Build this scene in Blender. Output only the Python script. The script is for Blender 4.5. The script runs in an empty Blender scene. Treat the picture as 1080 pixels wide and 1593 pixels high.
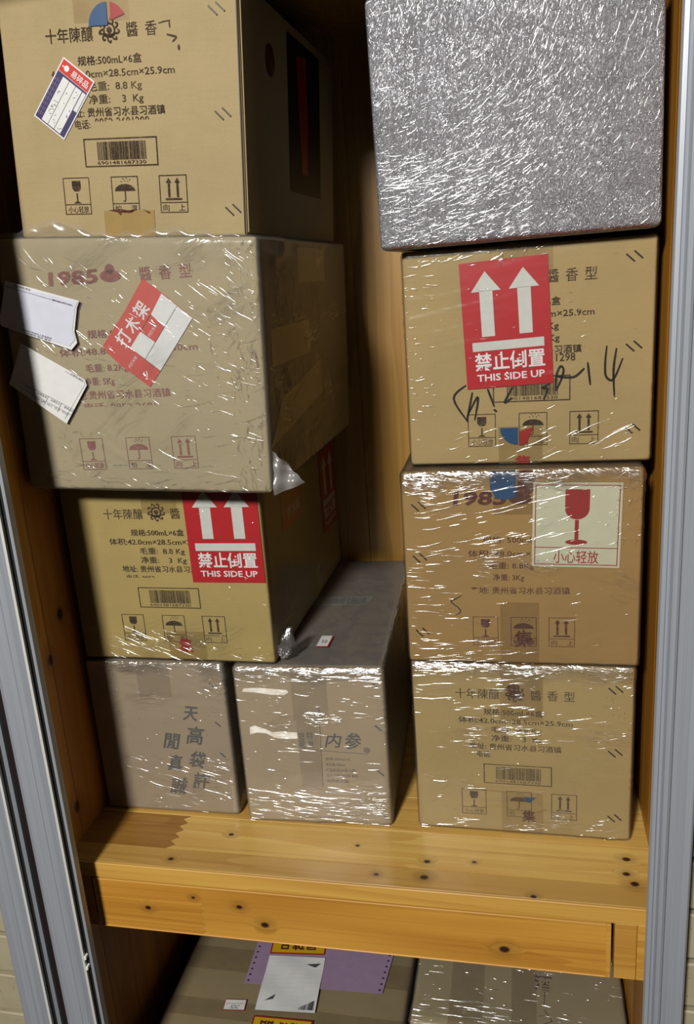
import bpy, bmesh, math, random
import numpy as np
from mathutils import Vector, Matrix

random.seed(7)
SC = bpy.context.scene
COL = SC.collection

# ------------------------------------------------------------------ camera
# world: x right, y into the cabinet, z up; the shelf's front top edge is y = 0, z = 0 (metres)
CAM_POS = Vector((0.6211, -0.8673, 0.7555))
YAW, PITCH, ROLL, FPX = 0.2175, 0.2799, -0.0697, 1290.0
_f = Vector((-math.sin(YAW) * math.cos(PITCH), math.cos(YAW) * math.cos(PITCH), -math.sin(PITCH)))
_r0 = Vector((math.cos(YAW), math.sin(YAW), 0))
_u0 = _r0.cross(_f)
_r = math.cos(ROLL) * _r0 + math.sin(ROLL) * _u0
_u = -math.sin(ROLL) * _r0 + math.cos(ROLL) * _u0
cd = bpy.data.cameras.new('camera')
cd.sensor_fit = 'VERTICAL'
cd.sensor_height = 24.0
cd.lens = FPX / 1593.0 * 24.0
cd.clip_start = 0.02
cam = bpy.data.objects.new('camera', cd)
COL.objects.link(cam)
cam.matrix_world = Matrix(((_r.x, _u.x, -_f.x, CAM_POS.x), (_r.y, _u.y, -_f.y, CAM_POS.y),
                           (_r.z, _u.z, -_f.z, CAM_POS.z), (0, 0, 0, 1)))
SC.camera = cam

# ------------------------------------------------------------------ light
SC.view_settings.view_transform = 'Standard'
SC.view_settings.look = 'None'
SC.view_settings.gamma = 1.0
SC.view_settings.use_curve_mapping = False
SC.view_settings.exposure = 0.0
world = bpy.data.worlds.new('room_air')
SC.world = world
world.use_nodes = True
_bg = world.node_tree.nodes['Background']
_bg.inputs[0].default_value = (1.0, 0.93, 0.82, 1)
_bg.inputs[1].default_value = 0.03
ld = bpy.data.lights.new('ceiling_lamp', 'AREA')
ld.shape = 'DISK'
ld.size = 0.34
ld.energy = 140.0
ld.color = (1.0, 0.965, 0.91)
lamp = bpy.data.objects.new('ceiling_lamp', ld)
COL.objects.link(lamp)
lamp.location = (0.03, -2.50, 1.95)
lamp.rotation_euler = (Vector((0.35, 0.1, 0.45)) - lamp.location).to_track_quat('-Z', 'Y').to_euler()

# ------------------------------------------------------------------ helpers: materials
ALB = 0.5      # colours below are read off the photo; real surfaces reflect about half of that
def srgb(r, g, b):
    def f(c):
        c /= 255.0
        return c / 12.92 if c <= 0.04045 else ((c + 0.055) / 1.055) ** 2.4
    return (f(r) * ALB, f(g) * ALB, f(b) * ALB, 1.0)

class NT:
    def __init__(self, name):
        self.m = bpy.data.materials.new(name)
        self.m.use_nodes = True
        self.t = self.m.node_tree
        self.t.nodes.clear()
        self.out = self.t.nodes.new('ShaderNodeOutputMaterial')
    def n(self, typ, ins=None, **props):
        nd = self.t.nodes.new(typ)
        for k, v in props.items():
            setattr(nd, k, v)
        for k, v in (ins or {}).items():
            s = nd.inputs[k]
            if isinstance(v, bpy.types.NodeSocket):
                self.t.links.new(v, s)
            else:
                s.default_value = v
        return nd
    def math(self, op, a, b=0.5, c=None, clamp=False):
        d = {0: a, 1: b}
        if c is not None:
            d[2] = c
        nd = self.n('ShaderNodeMath', d, operation=op)
        nd.use_clamp = clamp
        return nd.outputs[0]
    def vmath(self, op, a, b=None, scale=None):
        d = {0: a}
        if b is not None:
            d[1] = b
        nd = self.n('ShaderNodeVectorMath', d, operation=op)
        if scale is not None:
            nd.inputs['Scale'].default_value = scale
        return nd.outputs['Value'] if op in ('LENGTH', 'DISTANCE', 'DOT_PRODUCT') else nd.outputs[0]
    def rng(self, v, a, b, c=0.0, d=1.0, smooth=True):
        nd = self.n('ShaderNodeMapRange', {0: v, 1: a, 2: b, 3: c, 4: d})
        nd.interpolation_type = 'SMOOTHSTEP' if smooth else 'LINEAR'
        return nd.outputs[0]
    def noise(self, vec, scale, detail=2.0, rough=0.5, dist=0.0):
        return self.n('ShaderNodeTexNoise', {'Vector': vec, 'Scale': scale, 'Detail': detail, 'Roughness': rough, 'Distortion': dist}).outputs[0]
    def mix(self, fac, a, b, blend='MIX'):
        nd = self.n('ShaderNodeMix', None, data_type='RGBA', blend_type=blend)
        for i, v in ((0, fac), (6, a), (7, b)):
            if isinstance(v, bpy.types.NodeSocket):
                self.t.links.new(v, nd.inputs[i])
            else:
                nd.inputs[i].default_value = v
        return nd.outputs[2]
    def obj(self):
        return self.n('ShaderNodeTexCoord').outputs['Object']
    def done(self, shader):
        self.t.links.new(shader, self.out.inputs[0])
        return self.m
    def principled(self, **k):
        return self.n('ShaderNodeBsdfPrincipled', {a.replace('_', ' '): v for a, v in k.items()}).outputs[0]

def plain(name, rgb, rough=0.6, spec=0.3, metal=0.0, k=1.0):
    t = NT(name)
    P = t.obj()
    c = tuple(x * k for x in srgb(*rgb)[:3]) + (1.0,)
    n = t.noise(P, 60.0, 3.0)
    col = t.mix(t.rng(n, 0.3, 0.7, 0.0, 0.14), c, (c[0] * 0.6, c[1] * 0.6, c[2] * 0.6, 1))
    return t.done(t.principled(Base_Color=col, Roughness=rough, Specular_IOR_Level=spec, Metallic=metal))

def cardboard(name, rgb, var=0.12):
    t = NT(name)
    P = t.obj()
    c = srgb(*rgb)
    n1 = t.noise(P, 9.0, 4.0, 0.6)
    n2 = t.noise(t.vmath('MULTIPLY', P, (30, 30, 400)), 1.0, 2.0)
    n3 = t.noise(P, 420.0, 2.0)
    dark = (c[0] * 0.72, c[1] * 0.70, c[2] * 0.66, 1)
    lite = (min(1, c[0] * 1.12), min(1, c[1] * 1.1), min(1, c[2] * 1.08), 1)
    col = t.mix(t.rng(n1, 0.35, 0.7), lite, c)
    col = t.mix(t.rng(n2, 0.45, 0.75, 0, var), col, dark)
    col = t.mix(t.rng(n3, 0.5, 0.8, 0, 0.25), col, dark)
    bmp = t.n('ShaderNodeBump', {'Strength': 0.25, 'Distance': 0.0008, 'Height': t.math('ADD', n1, t.math('MULTIPLY', n2, 0.15))}).outputs[0]
    return t.done(t.principled(Base_Color=col, Roughness=0.72, Specular_IOR_Level=0.25, Normal=bmp))

def ink(name, rgb, wear=0.25, under=(160, 135, 98)):
    """printed ink, worn here and there to the board below"""
    t = NT(name)
    P = t.obj()
    n = t.noise(P, 300.0, 2.0)
    m = t.noise(P, 35.0, 3.0)
    f = t.math('ADD', t.rng(n, 0.45, 0.75, 0, wear), t.rng(m, 0.5, 0.75, 0, wear), clamp=True)
    return t.done(t.principled(Base_Color=t.mix(f, srgb(*rgb), srgb(*under)), Roughness=0.7, Specular_IOR_Level=0.2))

def wood(name, light, dark, axis='X', knots=(), ring=1.0, rough=0.45):
    """lacquered fir: grain along axis, rings, knots given as (x, y, z, radius); tinted by the object's own colour"""
    t = NT(name)
    P = t.obj()
    rnd = t.n('ShaderNodeObjectInfo')
    off = t.vmath('SCALE', t.n('ShaderNodeCombineXYZ', {0: rnd.outputs['Random'], 1: t.math('MULTIPLY', rnd.outputs['Random'], 3.1), 2: t.math('MULTIPLY', rnd.outputs['Random'], 7.7)}).outputs[0], scale=9.0)
    long, cross = 1.6, 26.0
    sv = {'X': (long, cross, cross), 'Y': (cross, long, cross), 'Z': (cross, cross, long)}[axis]
    kv = {'X': (0.75, 1, 1), 'Y': (1, 0.75, 1), 'Z': (1, 1, 0.75)}[axis]
    km = None
    for (x, y, z, r) in knots:
        d = t.vmath('LENGTH', t.vmath('MULTIPLY', t.vmath('SUBTRACT', P, (x, y, z)), kv))
        core = t.rng(d, r * 0.9, r * 0.35)
        halo = t.rng(d, r * 2.6, r * 0.6, 0, 0.25)
        v = t.math('MAXIMUM', core, halo)
        km = v if km is None else t.math('MAXIMUM', km, v)
    V = t.vmath('ADD', t.vmath('MULTIPLY', P, sv), off)
    if km is not None:
        bend = t.n('ShaderNodeCombineXYZ', {0: t.math('MULTIPLY', km, 0.8), 1: t.math('MULTIPLY', km, 0.8), 2: t.math('MULTIPLY', km, 0.8)}).outputs[0]
        V = t.vmath('ADD', V, bend)
    broad = t.noise(V, 0.55 * ring, 2.0, 0.5, 0.4)
    rings = t.math('FRACT', t.math('MULTIPLY', broad, 7.0))
    rings = t.rng(rings, 0.0, 1.0, 0, 1)
    fine = t.noise(t.vmath('MULTIPLY', V, {'X': (1, 9, 9), 'Y': (9, 1, 9), 'Z': (9, 9, 1)}[axis]), 1.0, 3.0, 0.6)
    L, D = srgb(*light), srgb(*dark)
    col = t.mix(t.math('MULTIPLY', rings, 0.42), L, D)
    col = t.mix(t.rng(broad, 0.35, 0.7, 0, 0.35), col, D)
    col = t.mix(t.rng(fine, 0.45, 0.8, 0, 0.4), col, (D[0] * 0.7, D[1] * 0.65, D[2] * 0.6, 1))
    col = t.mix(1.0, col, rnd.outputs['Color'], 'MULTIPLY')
    if km is not None:
        col = t.mix(km, col, srgb(58, 28, 10))
    bmp = t.n('ShaderNodeBump', {'Strength': 0.15, 'Distance': 0.0006, 'Height': fine}).outputs[0]
    return t.done(t.principled(Base_Color=col, Roughness=rough, Specular_IOR_Level=0.4, Normal=bmp))

def film(name, ang=0.0, base=0.05, amt=0.5, rough=0.2, milky=0.04, rim=None, zfade=None, dens=0.5, fine=0.25, dist=0.0006, tint=(0.9, 0.9, 0.92), sx=9.0, sz=120.0, milk_col=(0.45, 0.445, 0.43)):
    """stretch film: clear, with creases drawn along one direction and clumped; rim = (height, width) of a crumpled zone near the top"""
    t = NT(name)
    P = t.obj()
    W = t.n('ShaderNodeTexNoise', {'Vector': P, 'Scale': 11.0, 'Detail': 2.0}).outputs[1]
    W = t.vmath('SCALE', t.vmath('SUBTRACT', W, (0.5, 0.5, 0.5)), scale=0.03)
    Q = t.vmath('ADD', P, W)
    R = t.n('ShaderNodeVectorRotate', {'Vector': Q, 'Axis': (0, 1, 0), 'Angle': ang}, rotation_type='AXIS_ANGLE').outputs[0]
    S1 = t.noise(t.vmath('MULTIPLY', R, (sx, sx, sz)), 1.0, 3.0, 0.6)
    r1 = t.math('SUBTRACT', 1.0, t.math('MULTIPLY', t.math('ABSOLUTE', t.math('SUBTRACT', S1, 0.5)), 13.0), clamp=True)
    S2 = t.noise(t.vmath('MULTIPLY', R, (sx * 3.4, sx * 3.4, sz * 2.2)), 1.0, 2.0, 0.6)
    r2 = t.math('SUBTRACT', 1.0, t.math('MULTIPLY', t.math('ABSOLUTE', t.math('SUBTRACT', S2, 0.5)), 9.0), clamp=True)
    C = t.noise(t.vmath('MULTIPLY', R, (9, 9, 16)), 1.0, 2.0, 0.6)
    m = t.rng(C, 0.72 - 0.3 * dens, 0.86 - 0.3 * dens)
    sep = t.n('ShaderNodeSeparateXYZ', {0: P})
    if zfade:
        m = t.math('MULTIPLY', m, t.rng(sep.outputs[2], zfade[0], zfade[1]))
    if rim:
        jit = t.math('ADD', sep.outputs[2], t.math('MULTIPLY', t.math('SUBTRACT', C, 0.5), 0.06))
        rm = t.rng(jit, rim[0] - rim[1], rim[0] - rim[1] * 0.2)
        nz = t.n('ShaderNodeSeparateXYZ', {0: t.n('ShaderNodeTexCoord').outputs['Normal']}).outputs[2]
        flat_lid = t.rng(nz, 0.97, 0.80)            # the lid itself is drawn tight, only its rim is rucked
        rm = t.math('MULTIPLY', rm, flat_lid)
        m = t.math('MULTIPLY', m, flat_lid)
        m = t.math('MAXIMUM', m, rm)
    f3 = t.noise(Q, 260.0, 2.0, 0.6)
    lines = t.math('ADD', t.math('POWER', r1, 1.6), t.math('MULTIPLY', t.math('POWER', r2, 1.6), 0.6), clamp=True)
    lm = t.math('MULTIPLY', lines, m)
    h = t.math('ADD', t.math('MULTIPLY', t.math('ADD', r1, t.math('MULTIPLY', r2, 0.5)), m), t.math('MULTIPLY', f3, fine))
    bmp = t.n('ShaderNodeBump', {'Strength': 1.0, 'Distance': dist, 'Height': h}).outputs[0]
    gl = t.n('ShaderNodeBsdfAnisotropic', {'Color': (*tint, 1), 'Roughness': rough, 'Normal': bmp}).outputs[0]
    tr = t.n('ShaderNodeBsdfTransparent', {0: (0.96, 0.96, 0.95, 1)}).outputs[0]
    df = t.n('ShaderNodeBsdfDiffuse', {0: (*milk_col, 1), 'Normal': bmp}).outputs[0]
    fz = t.n('ShaderNodeFresnel', {'IOR': 1.3}).outputs[0]
    fac = t.math('ADD', t.math('ADD', base, t.math('MULTIPLY', fz, 0.5)), t.math('MULTIPLY', lm, t.math('MULTIPLY', amt, 0.35)), clamp=True)
    if rim:
        fac = t.math('ADD', fac, t.math('MULTIPLY', rm, 0.22), clamp=True)
    a = t.n('ShaderNodeMixShader', {0: milky, 1: tr, 2: df}).outputs[0]
    return t.done(t.n('ShaderNodeMixShader', {0: fac, 1: a, 2: gl}).outputs[0])

def crease_film(name):
    """folded film: several layers lying on each other, glossier than the single sheet"""
    t = NT(name)
    n = t.noise(t.obj(), 300.0, 2.0)
    gl = t.n('ShaderNodeBsdfAnisotropic', {'Color': (0.95, 0.95, 0.96, 1), 'Roughness': 0.2}).outputs[0]
    tr = t.n('ShaderNodeBsdfTransparent', {0: (0.95, 0.95, 0.94, 1)}).outputs[0]
    return t.done(t.n('ShaderNodeMixShader', {0: t.rng(n, 0.3, 0.6, 0.15, 0.5), 1: tr, 2: gl}).outputs[0])

# ------------------------------------------------------------------ helpers: objects
def link(name, me, mat=None, parent=None):
    o = bpy.data.objects.new(name, me)
    COL.objects.link(o)
    if mat is not None and me is not None:
        me.materials.append(mat)
    if parent is not None:
        o.parent = parent
    return o

def tag(o, label=None, cat=None, group=None, kind=None):
    if label: o['label'] = label
    if cat: o['category'] = cat
    if group: o['group'] = group
    if kind: o['kind'] = kind
    return o

def empty(name, loc=(0, 0, 0), rot=(0, 0, 0), parent=None):
    o = bpy.data.objects.new(name, None)
    o.empty_display_size = 0.05
    COL.objects.link(o)
    o.location = loc
    o.rotation_euler = rot
    if parent is not None:
        o.parent = parent
    return o

def mesh_np(name, V, F, smooth=False):
    me = bpy.data.meshes.new(name)
    me.from_pydata([tuple(v) for v in V], [], [tuple(f) for f in F])
    if smooth:
        me.polygons.foreach_set('use_smooth', [True] * len(me.polygons))
    me.update()
    return me

def box_mesh(x0, x1, y0, y1, z0, z1, bev=0.0008):
    bm = bmesh.new()
    bmesh.ops.create_cube(bm, size=1.0)
    for v in bm.verts:
        v.co = Vector((x0 if v.co.x < 0 else x1, y0 if v.co.y < 0 else y1, z0 if v.co.z < 0 else z1))
    if bev:
        bmesh.ops.bevel(bm, geom=list(bm.edges), offset=bev, segments=1, affect='EDGES')
    me = bpy.data.meshes.new('board')
    bm.to_mesh(me)
    bm.free()
    return me

def prism_mesh(pts, a0, a1, plane='xy', bev=0.0):
    """polygon extruded along the remaining axis"""
    def P(u, v, w):
        return {'xy': (u, v, w), 'xz': (u, w, v), 'yz': (w, u, v)}[plane]
    n = len(pts)
    V = [P(u, v, a0) for u, v in pts] + [P(u, v, a1) for u, v in pts]
    F = [tuple(range(n))[::-1], tuple(range(n, 2 * n))] + [(i, (i + 1) % n, n + (i + 1) % n, n + i) for i in range(n)]
    bm = bmesh.new()
    vs = [bm.verts.new(v) for v in V]
    for f in F:
        bm.faces.new([vs[i] for i in f])
    bmesh.ops.recalc_face_normals(bm, faces=bm.faces)
    if bev:
        es = [e for e in bm.edges if e.calc_face_angle(0) > 0.5]
        bmesh.ops.bevel(bm, geom=es, offset=bev, segments=1, affect='EDGES')
    me = bpy.data.meshes.new('prism')
    bm.to_mesh(me)
    bm.free()
    return me

def rounded_box(w, d, h, r, nx, ny, nz, off=0.0, disp=None):
    """rounded box 0..w, 0..d, 0..h grown by off, on a fine grid; disp(P, N) -> metres along the normal"""
    lo = np.array([-off, -off, -off]); hi = np.array([w + off, d + off, h + off])
    def axis(a, b, n):
        inner = np.linspace(a + r, b - r, max(2, n))
        e = r * (1 - np.cos(np.linspace(0, np.pi / 2, 4)))[:-1]
        e = np.linspace(0, r, 4)[:-1]
        return np.concatenate([a + e, inner, (b - e)[::-1]])
    ax = [axis(lo[0], hi[0], nx), axis(lo[1], hi[1], ny), axis(lo[2], hi[2], nz)]
    Vs, Fs, base = [], [], 0
    for k in range(3):
        i, j = [(1, 2), (0, 2), (0, 1)][k]
        for side in (0, 1):
            A, B = np.meshgrid(ax[i], ax[j], indexing='ij')
            p = np.zeros(A.shape + (3,))
            p[..., i] = A; p[..., j] = B; p[..., k] = (lo if side == 0 else hi)[k]
            na, nb = A.shape
            idx = np.arange(na * nb).reshape(na, nb) + base
            q = np.stack([idx[:-1, :-1], idx[1:, :-1], idx[1:, 1:], idx[:-1, 1:]], -1).reshape(-1, 4)
            flip = (side == 0) ^ (k == 1)
            Fs.append(q[:, ::-1] if flip else q)
            Vs.append(p.reshape(-1, 3)); base += na * nb
    P = np.concatenate(Vs); F = np.concatenate(Fs)
    key = np.round(P * 1e6).astype(np.int64)
    _, first, inv = np.unique(key, axis=0, return_index=True, return_inverse=True)
    inv = inv.reshape(-1)
    P = P[first]; F = inv[F]
    q = np.clip(P, lo + r, hi - r)
    n = P - q
    n /= np.linalg.norm(n, axis=1)[:, None]
    P = q + n * r
    if disp is not None:
        P = P + n * disp(P, n)[:, None]
    return P, F

def fast_mesh(name, P, F, smooth=True):
    me = bpy.data.meshes.new(name)
    me.vertices.add(len(P)); me.vertices.foreach_set('co', P.astype(np.float32).ravel())
    me.loops.add(F.size); me.loops.foreach_set('vertex_index', F.astype(np.int32).ravel())
    me.polygons.add(len(F))
    me.polygons.foreach_set('loop_start', np.arange(0, F.size, 4, dtype=np.int32))
    me.polygons.foreach_set('use_smooth', np.full(len(F), smooth, dtype=bool))
    me.update(calc_edges=True)
    me.validate()
    return me

def waves(seed, n, kx, kz, ang=0.0):
    """sum of random sines, long along the direction ang in the x-z plane"""
    rs = np.random.RandomState(seed)
    K = np.stack([rs.normal(0, kx, n), rs.normal(0, kx, n), rs.normal(0, kz, n)], 1)
    c, s = math.cos(ang), math.sin(ang)
    K = np.stack([K[:, 0] * c - K[:, 2] * s, K[:, 1], K[:, 0] * s + K[:, 2] * c], 1)
    ph = rs.uniform(0, 6.283, n)
    return lambda P: np.sin(P @ K.T + ph).sum(1) / math.sqrt(n)

# flat print: polygons and lettering gathered on a face frame ---------------------------------------------------------
class Frame:
    """origin O, axes U, V and outward normal N of a face, in the thing's own coordinates"""
    def __init__(self, O, U, V, N, warp=None):
        self.O, self.U, self.V, self.N, self.warp = Vector(O), Vector(U), Vector(V), Vector(N), warp
    def at(self, u, v, n):
        p = self.O + self.U * u + self.V * v + self.N * n
        return self.warp(p) if self.warp else p
    def sub(self, u, v, ang=0.0, n=0.0):
        c, s = math.cos(ang), math.sin(ang)
        return Frame(self.O + self.U * u + self.V * v + self.N * n, self.U * c + self.V * s, self.V * c - self.U * s, self.N, self.warp)

_glyphs = {}
def glyphs(body, bold=0.0):
    key = (body, bold)
    if key not in _glyphs:
        c = bpy.data.curves.new('lettering', 'FONT')
        c.body = body
        c.fill_mode = 'FRONT'
        c.resolution_u = 2
        c.offset = bold
        o = bpy.data.objects.new('lettering', c)
        COL.objects.link(o)
        dg = bpy.context.evaluated_depsgraph_get()
        me = bpy.data.meshes.new_from_object(o.evaluated_get(dg))
        V = [(v.co.x, v.co.y) for v in me.vertices]
        F = [tuple(p.vertices) for p in me.polygons]
        bpy.data.objects.remove(o); bpy.data.curves.remove(c); bpy.data.meshes.remove(me)
        _glyphs[key] = (V, F)
    return _glyphs[key]

class Flat:
    def __init__(self):
        self.V, self.F = [], []
    def poly(self, pts):
        b = len(self.V)
        self.V += [tuple(p) for p in pts]
        self.F.append(tuple(range(b, b + len(pts))))
        return self
    def rect(self, u0, v0, u1, v1):
        return self.poly([(u0, v0), (u1, v0), (u1, v1), (u0, v1)])
    def frame(self, u0, v0, u1, v1, s):
        self.rect(u0, v0, u1, v0 + s); self.rect(u0, v1 - s, u1, v1)
        self.rect(u0, v0 + s, u0 + s, v1 - s); self.rect(u1 - s, v0 + s, u1, v1 - s)
        return self
    def line(self, a, b, s):
        d = Vector((b[0] - a[0], b[1] - a[1]))
        if d.length < 1e-9: return self
        n = Vector((-d.y, d.x)).normalized() * s / 2
        return self.poly([(a[0] - n.x, a[1] - n.y), (b[0] - n.x, b[1] - n.y), (b[0] + n.x, b[1] + n.y), (a[0] + n.x, a[1] + n.y)])
    def stroke(self, pts, s, taper=True):
        """pen stroke through the points, smoothed"""
        P = [Vector(p) for p in pts]
        Q = []
        for i in range(len(P) - 1):
            p0 = P[max(0, i - 1)]; p1 = P[i]; p2 = P[i + 1]; p3 = P[min(len(P) - 1, i + 2)]
            for k in range(5):
                x = k / 5
                Q.append(0.5 * ((2 * p1) + (p2 - p0) * x + (2 * p0 - 5 * p1 + 4 * p2 - p3) * x * x + (3 * p1 - p0 - 3 * p2 + p3) * x ** 3))
        Q.append(P[-1])
        b = len(self.V)
        for i, q in enumerate(Q):
            d = (Q[min(i + 1, len(Q) - 1)] - Q[max(i - 1, 0)])
            d = d.normalized() if d.length > 1e-9 else Vector((1, 0))
            n = Vector((-d.y, d.x)) * s / 2 * ((0.55 + 0.45 * math.sin(math.pi * min(1, (i + 0.6) / len(Q)))) if taper else 1)
            self.V += [(q.x - n.x, q.y - n.y), (q.x + n.x, q.y + n.y)]
        for i in range(len(Q) - 1):
            self.F.append((b + 2 * i, b + 2 * i + 2, b + 2 * i + 3, b + 2 * i + 1))
        return self
    def disc(self, u, v, r, a0=0.0, a1=2 * math.pi, n=20, ry=None):
        ry = r if ry is None else ry
        full = abs(a1 - a0 - 2 * math.pi) < 1e-6
        pts = [(u + r * math.cos(a0 + (a1 - a0) * i / n), v + ry * math.sin(a0 + (a1 - a0) * i / n)) for i in range(n + (0 if full else 1))]
        return self.poly(pts)
    def ring(self, u, v, r, s, n=24):
        for i in range(n):
            a, b = 2 * math.pi * i / n, 2 * math.pi * (i + 1) / n
            self.poly([(u + r * math.cos(a), v + r * math.sin(a)), (u + r * math.cos(b), v + r * math.sin(b)),
                       (u + (r - s) * math.cos(b), v + (r - s) * math.sin(b)), (u + (r - s) * math.cos(a), v + (r - s) * math.sin(a))])
        return self
    def text(self, body, u0, u1, v0, v1, bold=0.012, cut=None, rot=0.0, shear=0.0):
        """lettering fitted to the rectangle; cut keeps only what lies above that height"""
        V, F = glyphs(body, bold)
        if not V: return self
        xs = [p[0] for p in V]
        x0, x1 = min(xs), max(xs)
        y0, y1 = (-0.09, 0.85) if any(ord(c) > 0x2e80 for c in body) else (min(p[1] for p in V), max(p[1] for p in V))
        cu, cv = (u0 + u1) / 2, (v0 + v1) / 2
        c, s = math.cos(rot), math.sin(rot)
        pts = []
        for x, y in V:
            a = u0 + (x - x0) / (x1 - x0) * (u1 - u0) - cu
            b = v0 + (y - y0) / (y1 - y0) * (v1 - v0) - cv
            a += shear * b
            pts.append((cu + a * c - b * s, cv + a * s + b * c))
        if cut is not None:
            bm = bmesh.new()
            vs = [bm.verts.new((p[0], p[1], 0)) for p in pts]
            for f in F:
                try: bm.faces.new([vs[i] for i in f])
                except ValueError: pass
            bmesh.ops.bisect_plane(bm, geom=bm.verts[:] + bm.edges[:] + bm.faces[:], plane_co=(0, cut, 0), plane_no=(0, -1, 0), clear_outer=True)
            bm.verts.index_update()
            pts = [(v.co.x, v.co.y) for v in bm.verts]
            F = [tuple(v.index for v in f.verts) for f in bm.faces]
            bm.free()
        b0 = len(self.V)
        self.V += pts
        self.F += [tuple(i + b0 for i in f) for f in F]
        return self
    def build(self, name, mat, fr, n, parent, thick=0.0, curl=None):
        V3 = [fr.at(u, v, n + (curl(u, v) if curl else 0.0)) for u, v in self.V]
        bm = bmesh.new()
        vs = [bm.verts.new(v) for v in V3]
        for f in self.F:
            try: bm.faces.new([vs[i] for i in f])
            except ValueError: pass
        for f in bm.faces:
            f.normal_update()
            if f.normal.dot(fr.N) < 0:
                f.normal_flip()
        if thick:
            g = bmesh.ops.extrude_face_region(bm, geom=bm.faces[:])
            for v in g['geom']:
                if isinstance(v, bmesh.types.BMVert):
                    v.co = v.co + fr.N * thick
            bmesh.ops.recalc_face_normals(bm, faces=bm.faces)
        me = bpy.data.meshes.new(name)
        bm.to_mesh(me)
        bm.free()
        return link(name, me, mat, parent)

def grid_sheet(u0, v0, u1, v1, n, m):
    f = Flat()
    for i in range(n):
        for j in range(m):
            f.rect(u0 + (u1 - u0) * i / n, v0 + (v1 - v0) * j / m, u0 + (u1 - u0) * (i + 1) / n, v0 + (v1 - v0) * (j + 1) / m)
    return f

# ------------------------------------------------------------------ materials
M = {}
M['ink'] = ink('brown_ink', (62, 42, 26), 0.3)
M['ink_faint'] = ink('faded_brown_ink', (84, 60, 38), 0.45)
M['ink_red'] = ink('dull_red_ink', (140, 48, 36), 0.4)
M['ink_maroon'] = ink('maroon_ink', (92, 30, 22), 0.35)
M['marker'] = ink('black_marker', (26, 21, 18), 0.08)
M['marker_grey'] = ink('greyed_marker', (48, 40, 34), 0.3)
M['red'] = plain('sticker_red', (205, 22, 34), 0.4, 0.4)
M['orange_red'] = plain('sticker_orange_red', (226, 58, 40), 0.4, 0.4)
M['white'] = plain('sticker_white', (226, 228, 228), 0.45, 0.4, k=1.3)
M['greywhite'] = plain('sticker_scuffed_white', (205, 206, 200), 0.5, 0.3, k=1.3)
M['pale_green'] = plain('sticker_pale_paper', (204, 203, 176), 0.55, 0.3, k=1.3)
M['paper'] = plain('waybill_paper', (226, 226, 224), 0.7, 0.2, k=1.3)
M['paper_blue'] = plain('waybill_bluish', (212, 214, 228), 0.6, 0.25, k=1.3)
M['print_grey'] = plain('grey_print', (88, 86, 92), 0.7, 0.2)
M['print_black'] = plain('black_print', (36, 34, 36), 0.7, 0.2)
M['purple'] = plain('sticker_purple', (58, 44, 104), 0.45, 0.4)
M['lilac'] = plain('lilac_form_paper', (176, 150, 182), 0.7, 0.2)
M['yellow'] = plain('sticker_yellow', (236, 190, 30), 0.5, 0.3)
M['blue'] = plain('tape_blue', (30, 82, 130), 0.4, 0.4)
M['tape_red'] = plain('tape_red', (176, 40, 36), 0.4, 0.4)
M['staple'] = plain('staple_steel', (58, 44, 32), 0.4, 0.5, 0.5)
M['staple_shiny'] = plain('staple_bright', (120, 105, 85), 0.3, 0.5, 0.8)
M['panel_and_gap'] = plain('dark_panel_and_gap_shade', (30, 20, 16), 0.5, 0.3)  # printed side panel, also the painted shade of the corner gap
M['band'] = plain('buff_packing_tape', (206, 184, 110), 0.4, 0.4, k=1.5)
M['wrinkle_shade'] = plain('painted_wrinkle_shade', (74, 44, 30), 0.7, 0.2)  # dark brown for the shade in the side film's wrinkles
M['crease'] = crease_film('folded_film')
_t = NT('packing_tape')
_P = _t.obj()
_g = _t.n('ShaderNodeBsdfAnisotropic', {'Color': (0.9, 0.85, 0.75, 1), 'Roughness': 0.25}).outputs[0]
_d = _t.n('ShaderNodeBsdfDiffuse', {0: srgb(150, 120, 76)}).outputs[0]
_tr = _t.n('ShaderNodeBsdfTransparent', {0: (0.98, 0.965, 0.93, 1)}).outputs[0]
_a = _t.n('ShaderNodeMixShader', {0: _t.rng(_t.noise(_P, 40.0, 2.0), 0.3, 0.7, 0.02, 0.06), 1: _tr, 2: _d}).outputs[0]
M['tape'] = _t.done(_t.n('ShaderNodeMixShader', {0: 0.04, 1: _a, 2: _g}).outputs[0])
M['tape_strong'] = plain('brown_packing_tape', (176, 146, 84), 0.35, 0.4)
_t = NT('torn_white_tape')
M['white_tape'] = _t.done(_t.principled(Base_Color=_t.mix(_t.rng(_t.noise(_t.obj(), 90.0, 3.0), 0.35, 0.7), (0.95, 0.91, 0.82, 1), (0.72, 0.66, 0.56, 1)), Roughness=0.5))

# ------------------------------------------------------------------ the setting
XL, XR, YB = -0.006, 0.781, 0.56
Z_FLOOR, Z_LOW, Z_TOP = -0.78, -0.70, 1.13

def floor_mat():
    t = NT('dark_floor')
    n = t.noise(t.obj(), 12.0, 4.0)
    return t.done(t.principled(Base_Color=t.mix(n, srgb(62, 52, 42), srgb(48, 40, 32)), Roughness=0.5))
fl = link('floor', box_mesh(-1.6, 2.2, -2.6, 0.6, Z_FLOOR - 0.05, Z_FLOOR, 0), floor_mat())
tag(fl, 'dark floor in front of the cabinet', 'floor', kind='structure')

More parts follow.
